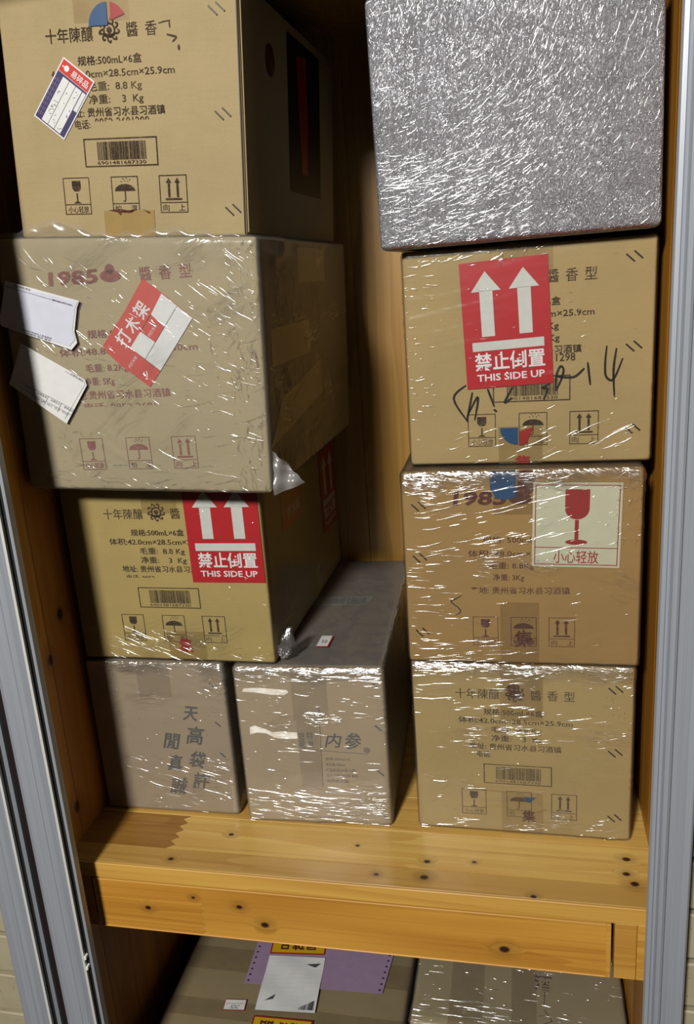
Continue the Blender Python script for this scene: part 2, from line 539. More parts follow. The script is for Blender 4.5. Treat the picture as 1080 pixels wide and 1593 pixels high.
def brick_mat():
    t = NT('cream_glazed_brick_tile')
    P = t.obj()
    rnd = t.n('ShaderNodeObjectInfo').outputs['Random']
    V = t.vmath('ADD', P, t.n('ShaderNodeCombineXYZ', {0: t.math('MULTIPLY', rnd, 5.0), 2: t.math('MULTIPLY', rnd, 3.0)}).outputs[0])
    sp = t.n('ShaderNodeTexVoronoi', {'Vector': V, 'Scale': 190.0, 'Randomness': 1.0}).outputs[0]
    big = t.noise(V, 45.0, 2.0)
    spot = t.math('MULTIPLY', t.rng(sp, 0.22, 0.12), t.rng(big, 0.5, 0.62))
    col = t.mix(t.noise(V, 25.0, 3.0), srgb(214, 204, 172), srgb(190, 178, 144))
    col = t.mix(t.math('MULTIPLY', spot, 0.8), col, srgb(90, 78, 56))
    return t.done(t.principled(Base_Color=col, Roughness=0.45, Specular_IOR_Level=0.4))
M['brick'] = brick_mat()
M['mortar'] = plain('grey_green_mortar', (120, 116, 92), 0.9, 0.1)

def brick_wall(name, x0, x1, label, shift):
    w = link(name, box_mesh(x0, x1, -0.012, 0.10, Z_FLOOR, 1.6, 0), M['mortar'])
    tag(w, label, 'wall', kind='structure')
    L, H, J, y0, y1 = 0.2275, 0.0625, 0.008, -0.020, -0.008
    full = box_mesh(0, L, y0, y1, 0, H, 0.0018)
    full.materials.append(M['brick'])
    pitch, course = L + J, H + J
    k0 = math.floor((Z_FLOOR + 0.121) / course)
    for k in range(k0 + 1, int((1.6 + 0.121) / course)):
        z = -0.1172 + k * course
        x = x0 - pitch + (pitch / 2 if k % 2 else 0) + shift
        while x < x1:
            a, b = max(x, x0), min(x + L, x1)
            if b - a > 0.02:
                if b - a > L - 1e-4:
                    o = bpy.data.objects.new('brick', full); COL.objects.link(o); o.parent = w
                else:
                    me = box_mesh(0, b - a, y0, y1, 0, H, 0.0018); me.materials.append(M['brick'])
                    o = link('brick', me, None, w)
                o.location = (a, 0, z)
            x += pitch
    return w
brick_wall('wall_left', -0.62, -0.066, 'cream speckled brick-tile wall left of the aluminium door frame', 0.0728)
brick_wall('wall_right', 0.800, 1.36, 'cream speckled brick-tile wall right of the aluminium door frame', 0.05)

# --- cabinet ---------------------------------------------------------------------------------------------------------
cab = empty('cabinet', ((XL + XR) / 2, YB / 2, Z_FLOOR))
tag(cab, 'golden knotty-pine built-in cabinet holding the stacked cartons', 'cabinet')
def cpart(name, me, mat, parent=None, tint=(1, 1, 1)):
    """a mesh in world coordinates under the cabinet (its empty is only translated)"""
    o = link(name, me, mat, parent or cab)
    if parent is None:
        o.matrix_parent_inverse = Matrix.Translation(-cab.location)
    o.color = (*tint, 1)
    return o
def cgroup(name):
    o = empty(name, (0, 0, 0), parent=cab)
    o.matrix_parent_inverse = Matrix.Translation(-cab.location)
    return o
shelf_knots = [(0.493, 0.054, 0, .0055), (0.4924, 0.024, 0, .007), (0.5546, 0.060, 0, .004), (0.63, 0.006, 0, .005), (0.749, 0.088, 0, .0065), (0.746, 0.060, 0, .006),
               (0.754, 0.043, 0, .007), (0.211, 0.078, 0, .005), (0.144, 0.019, 0, .005), (0.395, 0.075, 0, .004), (0.43, 0.022, 0, .0045)]
W_SHELF = wood('pine_shelf', (255, 214, 122), (214, 154, 66), 'X', shelf_knots, rough=0.34)
W_DRAWER = wood('pine_drawer', (246, 184, 76), (196, 124, 34), 'X', [(0.2766, 0, -.079, .0075), (0.243, 0, -.0534, .006), (0.5937, 0, -.080, .0085), (0.1085, 0, -.069, .006), (0.178, 0, -.045, .004)])
W_EDGE = wood('pine_edge', (250, 200, 100), (212, 152, 64), 'X')
W_SIDE = wood('pine_side', (244, 172, 58), (190, 116, 26), 'Z', [(-.006, .09, .33, .012), (-.006, .05, .28, .01), (-.006, .05, .05, .012)])
W_BACK = wood('pine_back', (216, 168, 76), (160, 110, 36), 'Z')

def zig(x, a0, a1, n=9, amp=0.010):
    """finger-joint line at x from a0 to a1"""
    pts = []
    for i in range(n + 1):
        pts.append((x + (amp if i % 2 else 0.0), a0 + (a1 - a0) * i / n))
    return pts
sh = cgroup('shelf')
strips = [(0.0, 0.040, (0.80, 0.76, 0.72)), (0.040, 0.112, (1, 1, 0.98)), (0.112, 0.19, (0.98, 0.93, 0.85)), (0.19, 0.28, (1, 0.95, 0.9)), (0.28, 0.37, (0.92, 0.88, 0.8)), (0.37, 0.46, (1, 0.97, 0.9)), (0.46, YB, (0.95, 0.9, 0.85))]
for i, (a, b, tint) in enumerate(strips):
    b -= 0.0004
    if i == 1:
        z = zig(0.128, a, b)
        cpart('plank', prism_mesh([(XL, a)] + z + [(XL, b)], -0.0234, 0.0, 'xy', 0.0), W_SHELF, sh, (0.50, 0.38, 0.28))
        cpart('plank', prism_mesh([(XR, a)] + [(p[0] + 0.0004, p[1]) for p in z] + [(XR, b)], -0.0234, 0.0, 'xy', 0.0), W_SHELF, sh, tint)
    elif i == 0:
        cpart('plank', box_mesh(XL, XR, a + 0.003, b, -0.0234, 0.0, 0.0004), W_SHELF, sh, tint)
    else:
        cpart('plank', box_mesh(XL, XR, a, b, -0.0234, 0.0, 0.0005), W_SHELF, sh, tint)
cpart('edge_band', box_mesh(XL, XR, -0.001, 0.0028, -0.0234, 0.0, 0.0008), W_EDGE, sh, (1.05, 1.02, 0.95))

dr = cgroup('drawer')
D0, D1, DZ0, DZ1 = 0.0315, 0.7225, -0.1065, -0.0262
z = zig(0.184, DZ0 + 0.002, DZ1 - 0.002, 14, 0.007)
cpart('drawer_front', prism_mesh([(D0 + 0.002, DZ0 + 0.002)] + z + [(D0 + 0.002, DZ1 - 0.002)], 0.001, 0.019, 'xz'), W_DRAWER, dr, (0.98, 0.93, 0.85))
cpart('drawer_front', prism_mesh([(D1 - 0.006, DZ0 + 0.002)] + [(p[0] + 0.0003, p[1]) for p in z] + [(D1 - 0.006, DZ1 - 0.002)], 0.001, 0.019, 'xz'), W_DRAWER, dr)
for nm, a in (('edge_strip', (D0, D0 + 0.002, -.0005, .019, DZ0, DZ1)), ('edge_strip', (D1 - 0.006, D1, -.0005, .019, DZ0, DZ1)),
              ('edge_strip', (D0 + .002, D1 - .006, -.0005, .019, DZ0, DZ0 + .002)), ('edge_strip', (D0 + .002, D1 - .006, -.0005, .019, DZ1 - .002, DZ1))):
    cpart(nm, box_mesh(*a, 0.0005), W_EDGE, dr, (1.1, 1.0, 0.8))
cpart('drawer_body', box_mesh(D0 + 0.012, D1 - 0.012, 0.019, 0.46, DZ0 + 0.008, DZ1 - 0.006, 0.001), W_BACK, dr, (0.9, 0.85, 0.8))
cpart('stile', box_mesh(XL, 0.0285, 0.0, 0.022, -0.1065, -0.0238, 0.0008), W_DRAWER, None, (0.95, 0.85, 0.7))
cpart('stile', box_mesh(0.7265, 0.7525, 0.0, 0.022, -0.1065, -0.0238, 0.0008), W_EDGE, None, (0.95, 0.85, 0.7))
cpart('stile', box_mesh(0.7529, XR, 0.0, 0.022, -0.1065, -0.0238, 0.0008), W_EDGE, None, (1.0, 0.9, 0.72))
cpart('drawer_runner', box_mesh(0.7265, XR, 0.022, 0.50, -0.1065, -0.0238, 0.0008), W_BACK)
cpart('drawer_runner', box_mesh(XL, 0.0285, 0.022, 0.50, -0.1065, -0.0238, 0.0008), W_BACK)

def wall_planks(name, axis_pts, make, mat, tints):
    g = cgroup(name)
    for i in range(len(axis_pts) - 1):
        cpart('plank', make(axis_pts[i] + 0.0003, axis_pts[i + 1] - 0.0003), mat, g, tints[i % len(tints)])
    return g
ST = [(1, 1, 1), (0.88, 0.84, 0.8), (1.0, 0.95, 0.88), (0.82, 0.78, 0.72)]
wall_planks('side_panel', [0.0, 0.052, 0.125, 0.20, 0.29, 0.37, 0.46, YB], lambda a, b: box_mesh(XL - 0.018, XL, a, b, Z_FLOOR, Z_TOP, 0.0006), W_SIDE, ST)
wall_planks('side_panel', [0.0, 0.06, 0.13, 0.21, 0.29, 0.37, 0.46, YB], lambda a, b: box_mesh(XR, XR + 0.018, a, b, Z_FLOOR, Z_TOP, 0.0006), W_SIDE, [(1.12, 1.12, 1.1), (1.0, 0.96, 0.9), (0.9, 0.86, 0.8)])
wall_planks('back_panel', [XL - 0.018, 0.09, 0.18, 0.27, 0.345, 0.43, 0.455, 0.52, 0.61, 0.70, XR + 0.018], lambda a, b: box_mesh(a, b, YB, YB + 0.012, Z_FLOOR, Z_TOP, 0.0005), W_BACK, [(1, 1, 1), (0.9, 0.87, 0.8), (0.97, 0.92, 0.86)])
g = cgroup('top_panel')
for a, b in ((0.0, 0.19), (0.19, 0.38), (0.38, YB)):
    cpart('plank', box_mesh(XL, XR, a, b - 0.0004, Z_TOP - 0.02, Z_TOP, 0.0005), W_BACK, g)
g = cgroup('bottom_panel')
for a, b in ((0.0, 0.14), (0.14, 0.28), (0.28, 0.42), (0.42, YB)):
    cpart('plank', box_mesh(XL, XR, a, b - 0.0004, Z_LOW - 0.02, Z_LOW, 0.0005), W_SHELF, g)
cpart('plinth', box_mesh(XL, XR, 0.02, 0.04, Z_FLOOR, Z_LOW - 0.021, 0.0005), W_EDGE)

# --- aluminium door frame --------------------------------------------------------------------------------------------
def alu():
    t = NT('anodised_aluminium')
    P = t.obj()
    n = t.noise(t.vmath('MULTIPLY', P, (900, 900, 3)), 1.0, 2.0)
    col = t.mix(t.rng(n, 0.3, 0.7), (0.30, 0.325, 0.36, 1), (0.25, 0.27, 0.305, 1))
    return t.done(t.principled(Base_Color=col, Metallic=0.25, Roughness=t.rng(n, 0.3, 0.7, 0.36, 0.46)))
M['alu'] = alu()
M['bead_gleam'] = plain('painted_gleam_white', (244, 244, 240), 0.3, 0.5, 0.0, k=1.5)  # non-metal white, painted to stand for the chrome's gleam
M['seal'] = plain('dark_rubber_seal', (38, 40, 36), 0.6, 0.3)
M['gap'] = plain('maroon_gap_shade', (40, 22, 26), 0.8, 0.2)  # dark maroon put in for the shade between the left stiles

def extrude_z(pts, z0, z1):
    me = prism_mesh(pts, z0, z1, 'xy')
    return me
ZF0, ZF1 = Z_FLOOR, 1.22
jl = link('trim_1', extrude_z([(0.0405, -0.036), (0.0405, -0.046), (0.0375, -0.0475), (0.0365, -0.041), (0.0305, -0.041), (0.0290, -0.049), (0.0215, -0.0545), (0.0155, -0.0565),
                               (0.0148, -0.0555), (0.0140, -0.0565), (0.005, -0.0585), (-0.005, -0.0570), (-0.0125, -0.0520), (-0.0128, -0.036)], ZF0, ZF1), M['alu'])
tag(jl, 'inner aluminium stile of the door frame left of the cartons, beside the pine panel', 'door frame', kind='structure')
link('bead', extrude_z([(0.0322, -0.0515), (0.0306, -0.0535), (0.0290, -0.0520), (0.0300, -0.0470), (0.0318, -0.0470)], ZF0, ZF1), M['bead_gleam'], jl)
link('seal', extrude_z([(0.0365, -0.0412), (0.0365, -0.0445), (0.0315, -0.0445), (0.0315, -0.0412)], ZF0, ZF1), M['seal'], jl)
for zz in (-0.135, -0.118):
    link('clip', box_mesh(0.0285, 0.0345, -0.0515, -0.0440, zz, zz + 0.006, 0.0008), M['bead_gleam'], jl)
jl2 = link('trim_2', extrude_z([(-0.0230, -0.036), (-0.0230, -0.052), (-0.0262, -0.0555), (-0.0272, -0.0500), (-0.0330, -0.0500), (-0.0345, -0.0570), (-0.042, -0.0625), (-0.048, -0.0645),
                                (-0.0487, -0.0635), (-0.0495, -0.0645), (-0.060, -0.0660), (-0.069, -0.0640), (-0.0755, -0.0590), (-0.0760, -0.036)], ZF0, ZF1), M['alu'])
tag(jl2, 'outer aluminium stile of the door frame beside the brick tiles at lower left', 'door frame', kind='structure')
link('bead', extrude_z([(-0.0318, -0.0600), (-0.0334, -0.0620), (-0.0350, -0.0605), (-0.0340, -0.0550), (-0.0322, -0.0550)], ZF0, ZF1), M['bead_gleam'], jl2)
link('seal', extrude_z([(-0.0272, -0.0502), (-0.0272, -0.0530), (-0.0325, -0.0530), (-0.0325, -0.0502)], ZF0, ZF1), M['seal'], jl2)
link('gap_shade_bar', extrude_z([(-0.0131, -0.037), (-0.0131, -0.044), (-0.0227, -0.046), (-0.0227, -0.037)], ZF0, ZF1), M['gap'], jl2)  # dark bar filling the gap between the stiles, standing for its shade
jr = link('trim_3', extrude_z([(0.7560, -0.036), (0.7545, -0.046), (0.7560, -0.0500), (0.7600, -0.0505), (0.7612, -0.0475), (0.7640, -0.0470), (0.7660, -0.0535), (0.7700, -0.0560),
                               (0.7728, -0.0545), (0.7735, -0.0500), (0.790, -0.0490), (0.7965, -0.0520), (0.7990, -0.0490), (0.7995, -0.036)], ZF0, ZF1), M['alu'])
tag(jr, 'ridged aluminium stile of the door frame right of the cartons', 'door frame', kind='structure')
jt = link('trim_4', box_mesh(-0.076, 0.7995, -0.055, -0.001, 1.115, 1.22, 0.002), M['alu'])
tag(jt, 'aluminium head track of the door frame above the opening', 'door frame', kind='structure')

# ------------------------------------------------------------------ cartons
class Carton:
    def __init__(self, name, label, loc, rz, w, d, h, rgb, ry=0.0, warp=None, r=0.004, bulge=0.0012, cat='carton', seed=1):
        self.w, self.d, self.h = w, d, h
        self.root = empty(name, loc, (0, ry, rz))
        tag(self.root, label, cat)
        self.warp = warp
        self.mat = cardboard('cardboard', rgb)
        wv = waves(seed, 10, 14, 14)
        def disp(P, N):
            b = bulge * wv(P)
            return -np.abs(b) * 0.4
        P, F = rounded_box(w, d, h, r, 14, 14, 14, 0.0, disp)
        self.body = link('body', fast_mesh('body', self.wp(P), F), self.mat, self.root)
        self.front = Frame((0, 0, 0), (1, 0, 0), (0, 0, 1), (0, -1, 0), warp)
        self.right = Frame((w, 0, 0), (0, 1, 0), (0, 0, 1), (1, 0, 0), warp)
        self.top = Frame((0, 0, h), (1, 0, 0), (0, 1, 0), (0, 0, 1), warp)
    def wp(self, P):
        if self.warp is None: return P
        return np.array([tuple(self.warp(Vector(p))) for p in P])
    def wrap(self, mat, off=0.0018, r=0.008, ang=0.0, amp=0.0010, seed=3, n=(90, 40, 90), kx=25, kz=160):
        s1, s2 = waves(seed, 14, kx, kz, ang), waves(seed + 50, 12, 60, 60)
        lump = waves(seed + 90, 8, 30, 30)
        def disp(P, N):
            a = np.clip(1 - np.abs(s1(P)) * 1.6, 0, 1) ** 2
            b = np.clip(lump(P), 0, 1.5)
            e = np.clip((P[:, 2] - (self.h - 0.03)) / 0.03, 0, 1)
            return amp * (a * (0.25 + b) + 0.5 * e * np.abs(s2(P))) * (np.abs(N[:, 2]) < 0.75)
        P, F = rounded_box(self.w, self.d, self.h, r, *n, off, disp)
        o = link('plastic_wrap', fast_mesh('plastic_wrap', self.wp(P), F), mat, self.root)
        o['label'] = 'creased clear stretch film'
        return o
    def creases(self, wrap_obj, specs, seed=1, fr=None, n0=0.0026, steep=1.0):
        """sharp folds of the film joined to the wrap: (u0, v0, u1, v1, angle, jitter, count, shortest, longest, width)"""
        fr = fr or self.front
        rs = random.Random(seed)
        V, F = [], []
        prof = ((-1, 0.0), (-0.55, 0.62), (0, 1.0), (0.55, 0.62), (1, 0.0))
        for (u0, v0, u1, v1, ang, jit, cnt, L0, L1, wd) in specs:
            for _ in range(cnt):
                u, v = rs.uniform(u0, u1), rs.uniform(v0, v1)
                a = ang + rs.gauss(0, jit)
                L = L0 * (L1 / L0) ** (rs.random() ** 1.6)
                w_ = wd * (0.25 + 0.65 * rs.random() ** 1.3)
                hh = w_ * rs.uniform(0.16, 0.36) * steep
                bend = rs.gauss(0, 0.05)
                c, s_ = math.cos(a), math.sin(a)
                m = max(4, int(L / 0.004))
                b = len(V)
                ph = rs.uniform(0, 6)
                for i in range(m + 1):
                    t_ = i / m - 0.5
                    k = max(0.06, math.cos(t_ * math.pi)) * (0.75 + 0.25 * math.sin(ph + i * 1.7))
                    x = t_ * L
                    y = bend * L * (t_ * t_ * 4 - 0.5) + 0.0004 * math.sin(ph * 2 + i * 0.9)
                    for (q, z) in prof:
                        yy = y + q * w_ / 2 * k
                        uu, vv = u + x * c - yy * s_, v + x * s_ + yy * c
                        uu = min(max(uu, 0.0015), (self.w if fr is not self.right else self.d) - 0.0015)
                        if fr is self.front: vv = min(max(vv, 0.0015), self.h - 0.0015)
                        V.append(tuple(fr.at(uu, vv, n0 + hh * z * k)))
                for i in range(m):
                    for j in range(4):
                        p = b + i * 5 + j
                        F.append((p, p + 5, p + 6, p + 1))
        me = mesh_np('film_creases', V, F, True)
        bm = bmesh.new(); bm.from_mesh(me)
        for f in bm.faces:
            f.normal_update()
            if f.normal.dot(fr.N) < 0: f.normal_flip()
        bm.to_mesh(me); bm.free()
        o = link('film_creases', me, M['crease'], wrap_obj)
        o['kind'] = 'stuff'
        return o
    def staples(self, spots, fr=None, mat='staple', ang=-0.75, L=0.0125, gap=0.0085):
        fr = fr or self.front
        for (u, v) in spots:
            for k in (-0.5, 0.5):
                f = Flat()
                c, s = math.cos(ang), math.sin(ang)
                cu, cv = u + k * gap, v + k * gap * 0.35
                f.line((cu - c * L / 2, cv - s * L / 2), (cu + c * L / 2, cv + s * L / 2), 0.0017)
                f.build('staple', M[mat], fr, 0.0002, self.root, 0.0007)

def fragile(f, u, v, w=0.0333, h=0.040, s=0.0009, caption='小心轻放'):
    f.frame(u, v, u + w, v + h, s)
    c = u + w / 2
    f.rect(u + s, v + 0.0105 * h / .04, u + w - s, v + (0.0105 * h / .04) + s)
    k = h / 0.04
    f.poly([(c - .0055 * k, v + .0365 * k), (c - .0055 * k, v + .0285 * k), (c - .003 * k, v + .0252 * k), (c + .003 * k, v + .0252 * k), (c + .0055 * k, v + .0285 * k), (c + .0055 * k, v + .0365 * k)])
    f.rect(c - .0008 * k, v + .0145 * k, c + .0008 * k, v + .0232 * k)
    f.poly([(c - .005 * k, v + .0122 * k), (c + .005 * k, v + .0122 * k), (c + .0018 * k, v + .0142 * k), (c - .0018 * k, v + .0142 * k)])
    if caption: f.text(caption, u + 0.12 * w, u + 0.9 * w, v + .0018 * k, v + .0092 * k, 0.0)
def umbrella(f, u, v, w=0.0333, h=0.040, s=0.0009):
    f.frame(u, v, u + w, v + h, s)
    c = u + w / 2
    f.rect(u + s, v + 0.0105, u + w - s, v + 0.0105 + s)
    f.poly([(c + .0125 * math.cos(a), v + .0243 + .0075 * math.sin(a)) for a in [math.pi * i / 12 for i in range(13)]])
    f.rect(c - .0006, v + .0150, c + .0006, v + .0243)
    f.stroke([(c, v + .0150), (c - .0010, v + .0132), (c - .0032, v + .0140)], .0011, False)
    for a, b in ((-.004, .0345), (0, .0355), (.004, .0345), (-.0018, .0375), (.0025, .0378), (.0065, .0362)):
        f.disc(c + a, v + b, .0007, n=6)
    f.text('怕', u + .003, u + .0105, v + .0018, v + .0092, 0.0); f.text('湿', u + .0225, u + .03, v + .0018, v + .0092, 0.0)
def thisway(f, u, v, w=0.0333, h=0.040, s=0.0009):
    f.frame(u, v, u + w, v + h, s)
    c = u + w / 2
    f.rect(u + s, v + 0.0105, u + w - s, v + 0.0105 + s)
    for k in (-.0052, .0052):
        f.rect(c + k - .0013, v + .0165, c + k + .0013, v + .0325)
        f.poly([(c + k - .0034, v + .0318), (c + k + .0034, v + .0318), (c + k, v + .0370)])
    f.rect(c - .0100, v + .0135, c + .0100, v + .0155)
    f.text('向', u + .003, u + .0105, v + .0018, v + .0092, 0.0); f.text('上', u + .0225, u + .03, v + .0018, v + .0092, 0.0)
def barcode(f, u, v, w=0.0897, h=0.030, s=0.0013):
    f.frame(u, v, u + w, v + h, s)
    rs = random.Random(5)
    x = u + 0.0165
    while x < u + w - 0.0145:
        b = rs.choice((.0005, .0005, .0009, .0013))
        f.rect(x, v + .0070, x + b, v + .0262)
        x += b + rs.choice((.0005, .0007, .0011))
    f.text('6901481687330', u + .0155, u + w - .0145, v + .0024, v + .0060, 0.0)
def emblem(f, u, v, r=0.012):
    """inky scroll emblem: a ring with an eye and curled tufts around it"""
    f.ring(u, v, r * 0.62, r * 0.16, 20)
    f.disc(u, v, r * 0.26, n=12)
    for k in range(9):
        a = 2 * math.pi * k / 9 + 0.3
        p = lambda rr, da: (u + r * rr * math.cos(a + da), v + r * rr * math.sin(a + da))
        f.stroke([p(.6, -.1), p(.85, .05), p(1.0, .28), p(.82, .42)], r * 0.16)
    f.poly([(u - r * .9, v - r * .15), (u - r * .35, v - r * .6), (u + r * .3, v - r * .62), (u + r * .75, v - r * .2), (u + r * .45, v - r * .3), (u - r * .4, v - r * .28)])

def print_ten(c, du=0.0, vs=1.0, vo=0.0, mat='ink', title=True, right_title=True, tel=True, skip=()):
    """front printing of the ten-year cartons; vs, vo stretch and shift the rows as they sit on that carton"""
    m = M[mat]
    fr, R, n = c.front, c.root, 0.0004
    U = lambda u: u + du
    Vv = lambda v: v * vs + vo
    def row(body, u0, u1, vc, hh=0.0096, cut=None, bold=0.008, mt=None):
        Flat().text(body, U(u0), U(u1), Vv(vc) - hh / 2, Vv(vc) + hh / 2, bold, cut).build('printed_text', mt or m, fr, n, R)
    if title:
        row('十年陳釀', .0571, .1144, .2125, .0150, bold=0.0)
        f = Flat(); emblem(f, U(.1343), Vv(.2149)); f.build('printed_emblem', m, fr, n, R)
    if right_title:
        for ch, u in (('醬', .1545), ('香', .1755), ('型', .1965)):
            row(ch, u, u + .0135, .2130, .0150, bold=0.0)
    row('规格:500mL×6盒', .0935, .1702, .1865)
    row('体积:42.0cm×28.5cm×25.9cm', .0600, .2076, .1735)
    row('毛重:  8.8 Kg', .1030, .1680, .1605)
    row('净重:    3  Kg', .1030, .1690, .1475)
    row('地址: 贵州省习水县习酒镇', .0735, .1935, .1345)
    if tel:
        row('电话:', .0835, .1020, .1225)
    f = Flat(); barcode(f, U(.0918), Vv(.0777)); f.build('barcode', m, fr, n, R)
    f = Flat(); fragile(f, U(.0612), Vv(.0272)); f.build('fragile_symbol', m, fr, n, R)
    f = Flat(); umbrella(f, U(.1218), Vv(.0272)); f.build('keep_dry_symbol', m, fr, n, R)
    f = Flat(); thisway(f, U(.1808), Vv(.0272)); f.build('this_way_up_symbol', m, fr, n, R)

def print_1985(c, u0, mat, rows, icons_u, icons_v, title):
    m = M[mat]; fr, R, n = c.front, c.root, 0.0004
    t0, t1, tv, th = title
    Flat().text('1985', t0, t1, tv, tv + th, 0.03, shear=0.12).build('printed_text', m, fr, n, R)
    f = Flat(); f.disc(t1 + .016, tv + th * .45, .0135, n=24, ry=th * .42); f.disc(t1 + .016, tv + th * .9, .006, n=12, ry=th * .35)
    f.build('printed_emblem', m, fr, n, R)
    for body, a, b, vc, hh in rows:
        Flat().text(body, a, b, vc - hh / 2, vc + hh / 2, 0.006).build('printed_text', m, fr, n, R)
    for k, (fn, nm) in enumerate(((fragile, 'fragile_symbol'), (umbrella, 'keep_dry_symbol'), (thisway, 'this_way_up_symbol'))):
        f = Flat(); fn(f, icons_u[k], icons_v, w=0.0318, h=0.040, s=0.0007); f.build(nm, m, fr, n, R)

def up_sticker(c, fr, w, h, n=0.0009, red='red', white='greywhite', full=True):
    """red double-arrow sticker; fr has its origin at the sticker's lower left corner"""
    s = Flat().rect(0, 0, w, h).build('sticker', M[red], fr, n, c.root, 0.0003)
    s['label'] = 'red this-side-up sticker with two white arrows'
    k = w / 0.101
    f = Flat()
    top = min(h - .010, .135 * k)
    for cu in (.029 * k, .0725 * k):
        f.rect(cu - .0076 * k, .0605 * k, cu + .0076 * k, top - .022 * k)
        f.poly([(cu - .0172 * k, top - .0225 * k), (cu + .0172 * k, top - .0225 * k), (cu, top)])
    f.rect(.0095 * k, .0440 * k, .0925 * k, .0545 * k)
    f.build('arrows', M[white], fr, n + .0005, s)
    Flat().text('禁止倒置', .011 * k, .0925 * k, .0205 * k, .0415 * k, 0.018).build('printed_text', M['white'], fr, n + .0005, s)
    Flat().text('THIS SIDE UP', .0125 * k, .0915 * k, .0080 * k, .0165 * k, 0.02).build('printed_text', M['white'], fr, n + .0005, s)
    return s

def tape_strip(c, fr, u0, v0, u1, v1, n=0.0006, mat='tape'):
    return Flat().rect(u0, v0, u1, v1).build('packing_tape', M[mat], fr, n, c.root, 0.0001)

def tape_disc(c, u, v, r, upper=True, n=0.0010, right=True):
    a0, a1 = (math.pi * 0.5, math.pi) if upper else (math.pi, math.pi * 1.5)
    f = Flat(); f.poly([(u, v)] + [(u + r * math.cos(a0 + (a1 - a0) * i / 10), v + r * math.sin(a0 + (a1 - a0) * i / 10)) for i in range(11)])
    f.build('tape_logo', M['blue'], c.front, n, c.root)
    if right:
        b0, b1 = (math.pi * 0.14, math.pi * 0.44) if upper else (math.pi * 1.55, math.pi * 1.85)
        f = Flat(); f.poly([(u + r * .25 * math.cos((b0 + b1) / 2), v + r * .25 * math.sin((b0 + b1) / 2))] + [(u + r * math.cos(b0 + (b1 - b0) * i / 8), v + r * math.sin(b0 + (b1 - b0) * i / 8)) for i in range(9)])
        f.build('tape_logo', M['tape_red'], c.front, n, c.root)

D = 0.42
# --- right stack, from the shelf up ---
Z3, Z2, Z1 = 0.2590, 0.5180, 0.7772
r4 = Carton('carton', 'film-wrapped carton with a barcode standing on the shelf, lowest of the right stack', (0.4745, 0.1244, 0.0015), -0.0075, 0.2835, D, 0.2553, (194, 168, 108), seed=4)
print_ten(r4, 0.0, 1.0, -0.001, 'ink_faint')
f = Flat(); f.text('集', .1230, .1420, .2090, .2280, 0.01); f.build('tape_lettering', M['ink_maroon'], r4.front, .0012, r4.root)
f = Flat(); f.text('集', .1420, .1600, .0200, .0380, 0.01); f.build('tape_lettering', M['ink_maroon'], r4.front, .0012, r4.root)
f = Flat(); f.poly([(.1435, .0590), (.1605, .0590), (.1520, .0500)]); f.build('tape_logo', M['blue'], r4.front, .0012, r4.root)
tape_strip(r4, r4.front, .115, .175, .170, .2565); tape_strip(r4, r4.front, .115, .0, .170, .065)
r4.staples([(.2601, .2242), (.2613, .1333), (.2625, .0349)])
wo = r4.wrap(film('film_r4', -0.05, 0.03, 0.42, 0.22, 0.05, rim=(.2585, .034), dens=0.62), ang=0.05, seed=11)
r4.creases(wo, [(.0, .17, .16, .25, .0, .05, 46, .008, .06, .0016), (.10, .14, .28, .20, .06, .06, 34, .008, .05, .0014), (.0, .02, .28, .17, .0, .12, 34, .004, .04, .0012), (.245, .185, .283, .25, .3, .6, 40, .004, .014, .0012), (.0, .0, .28, .02, .03, .1, 46, .008, .05, .0014), (.0, .03, .05, .08, .2, .5, 18, .004, .02, .0012), (.0, .225, .28, .255, .02, .08, 60, .008, .05, .0015)], 41)

r3 = Carton('carton', 'film-wrapped carton with a large white wine-glass sticker, in the right stack', (0.4740, 0.1163, Z3 + 0.0015), 0.0113, 0.2868, D, 0.2555, (178, 142, 80), seed=5)
print_1985(r3, 0, 'ink_maroon', [('规格: 500mL×6盒', .098, .185, .1677, .009), ('体积: 48.0cm×29.0cm×30cm', .080, .23, .1500, .009), ('毛重: 8.8Kg', .105, .160, .1340, .009),
    ('净重: 3Kg', .110, .148, .1185, .009), ('产地: 贵州省习水县习酒镇', .0819, .2029, .1010, .0095)], (.0835, .1309, .1777), .0252, (.0640, .128, .2120, .0180))
tape_strip(r3, r3.front, .112, .200, .164, .2555); tape_strip(r3, r3.front, .118, .0, .166, .085)
f = Flat(); f.poly([(.1085, .2552), (.1085, .2330), (.1150, .2215), (.1250, .2190), (.1390, .2225), (.1390, .2552)]); f.build('tape_logo', M['blue'], r3.front, .0012, r3.root)
f = Flat(); f.poly([(.1410, .2552), (.1410, .2260), (.1500, .2225), (.1600, .2300), (.1600, .2552)]); f.build('tape_logo', M['ink_maroon'], r3.front, .0012, r3.root)
f = Flat(); f.text('集', .1350, .1590, .0245, .0470, 0.012, rot=0.05); f.build('tape_lettering', M['ink_maroon'], r3.front, .0013, r3.root)
f = Flat().stroke([(.0703, .0943), (.0640, .0900), (.0569, .0856), (.0659, .0771), (.0683, .0714), (.0616, .067)], .0014); f.build('pen_mark', M['marker'], r3.front, .0009, r3.root)
sf = r3.front.sub(.1573, .1335, -0.022)
s = Flat().rect(0, 0, .1035, .1068).build('sticker', M['pale_green'], sf, .0009, r3.root, .0003)
s['label'] = 'white fragile sticker with a red wine glass'
f = Flat(); f.frame(.0028, .0028, .1007, .1040, .0011); f.rect(.0028, .0245, .1007, .0255); f.build('border', M['tape_red'], sf, .0014, s)
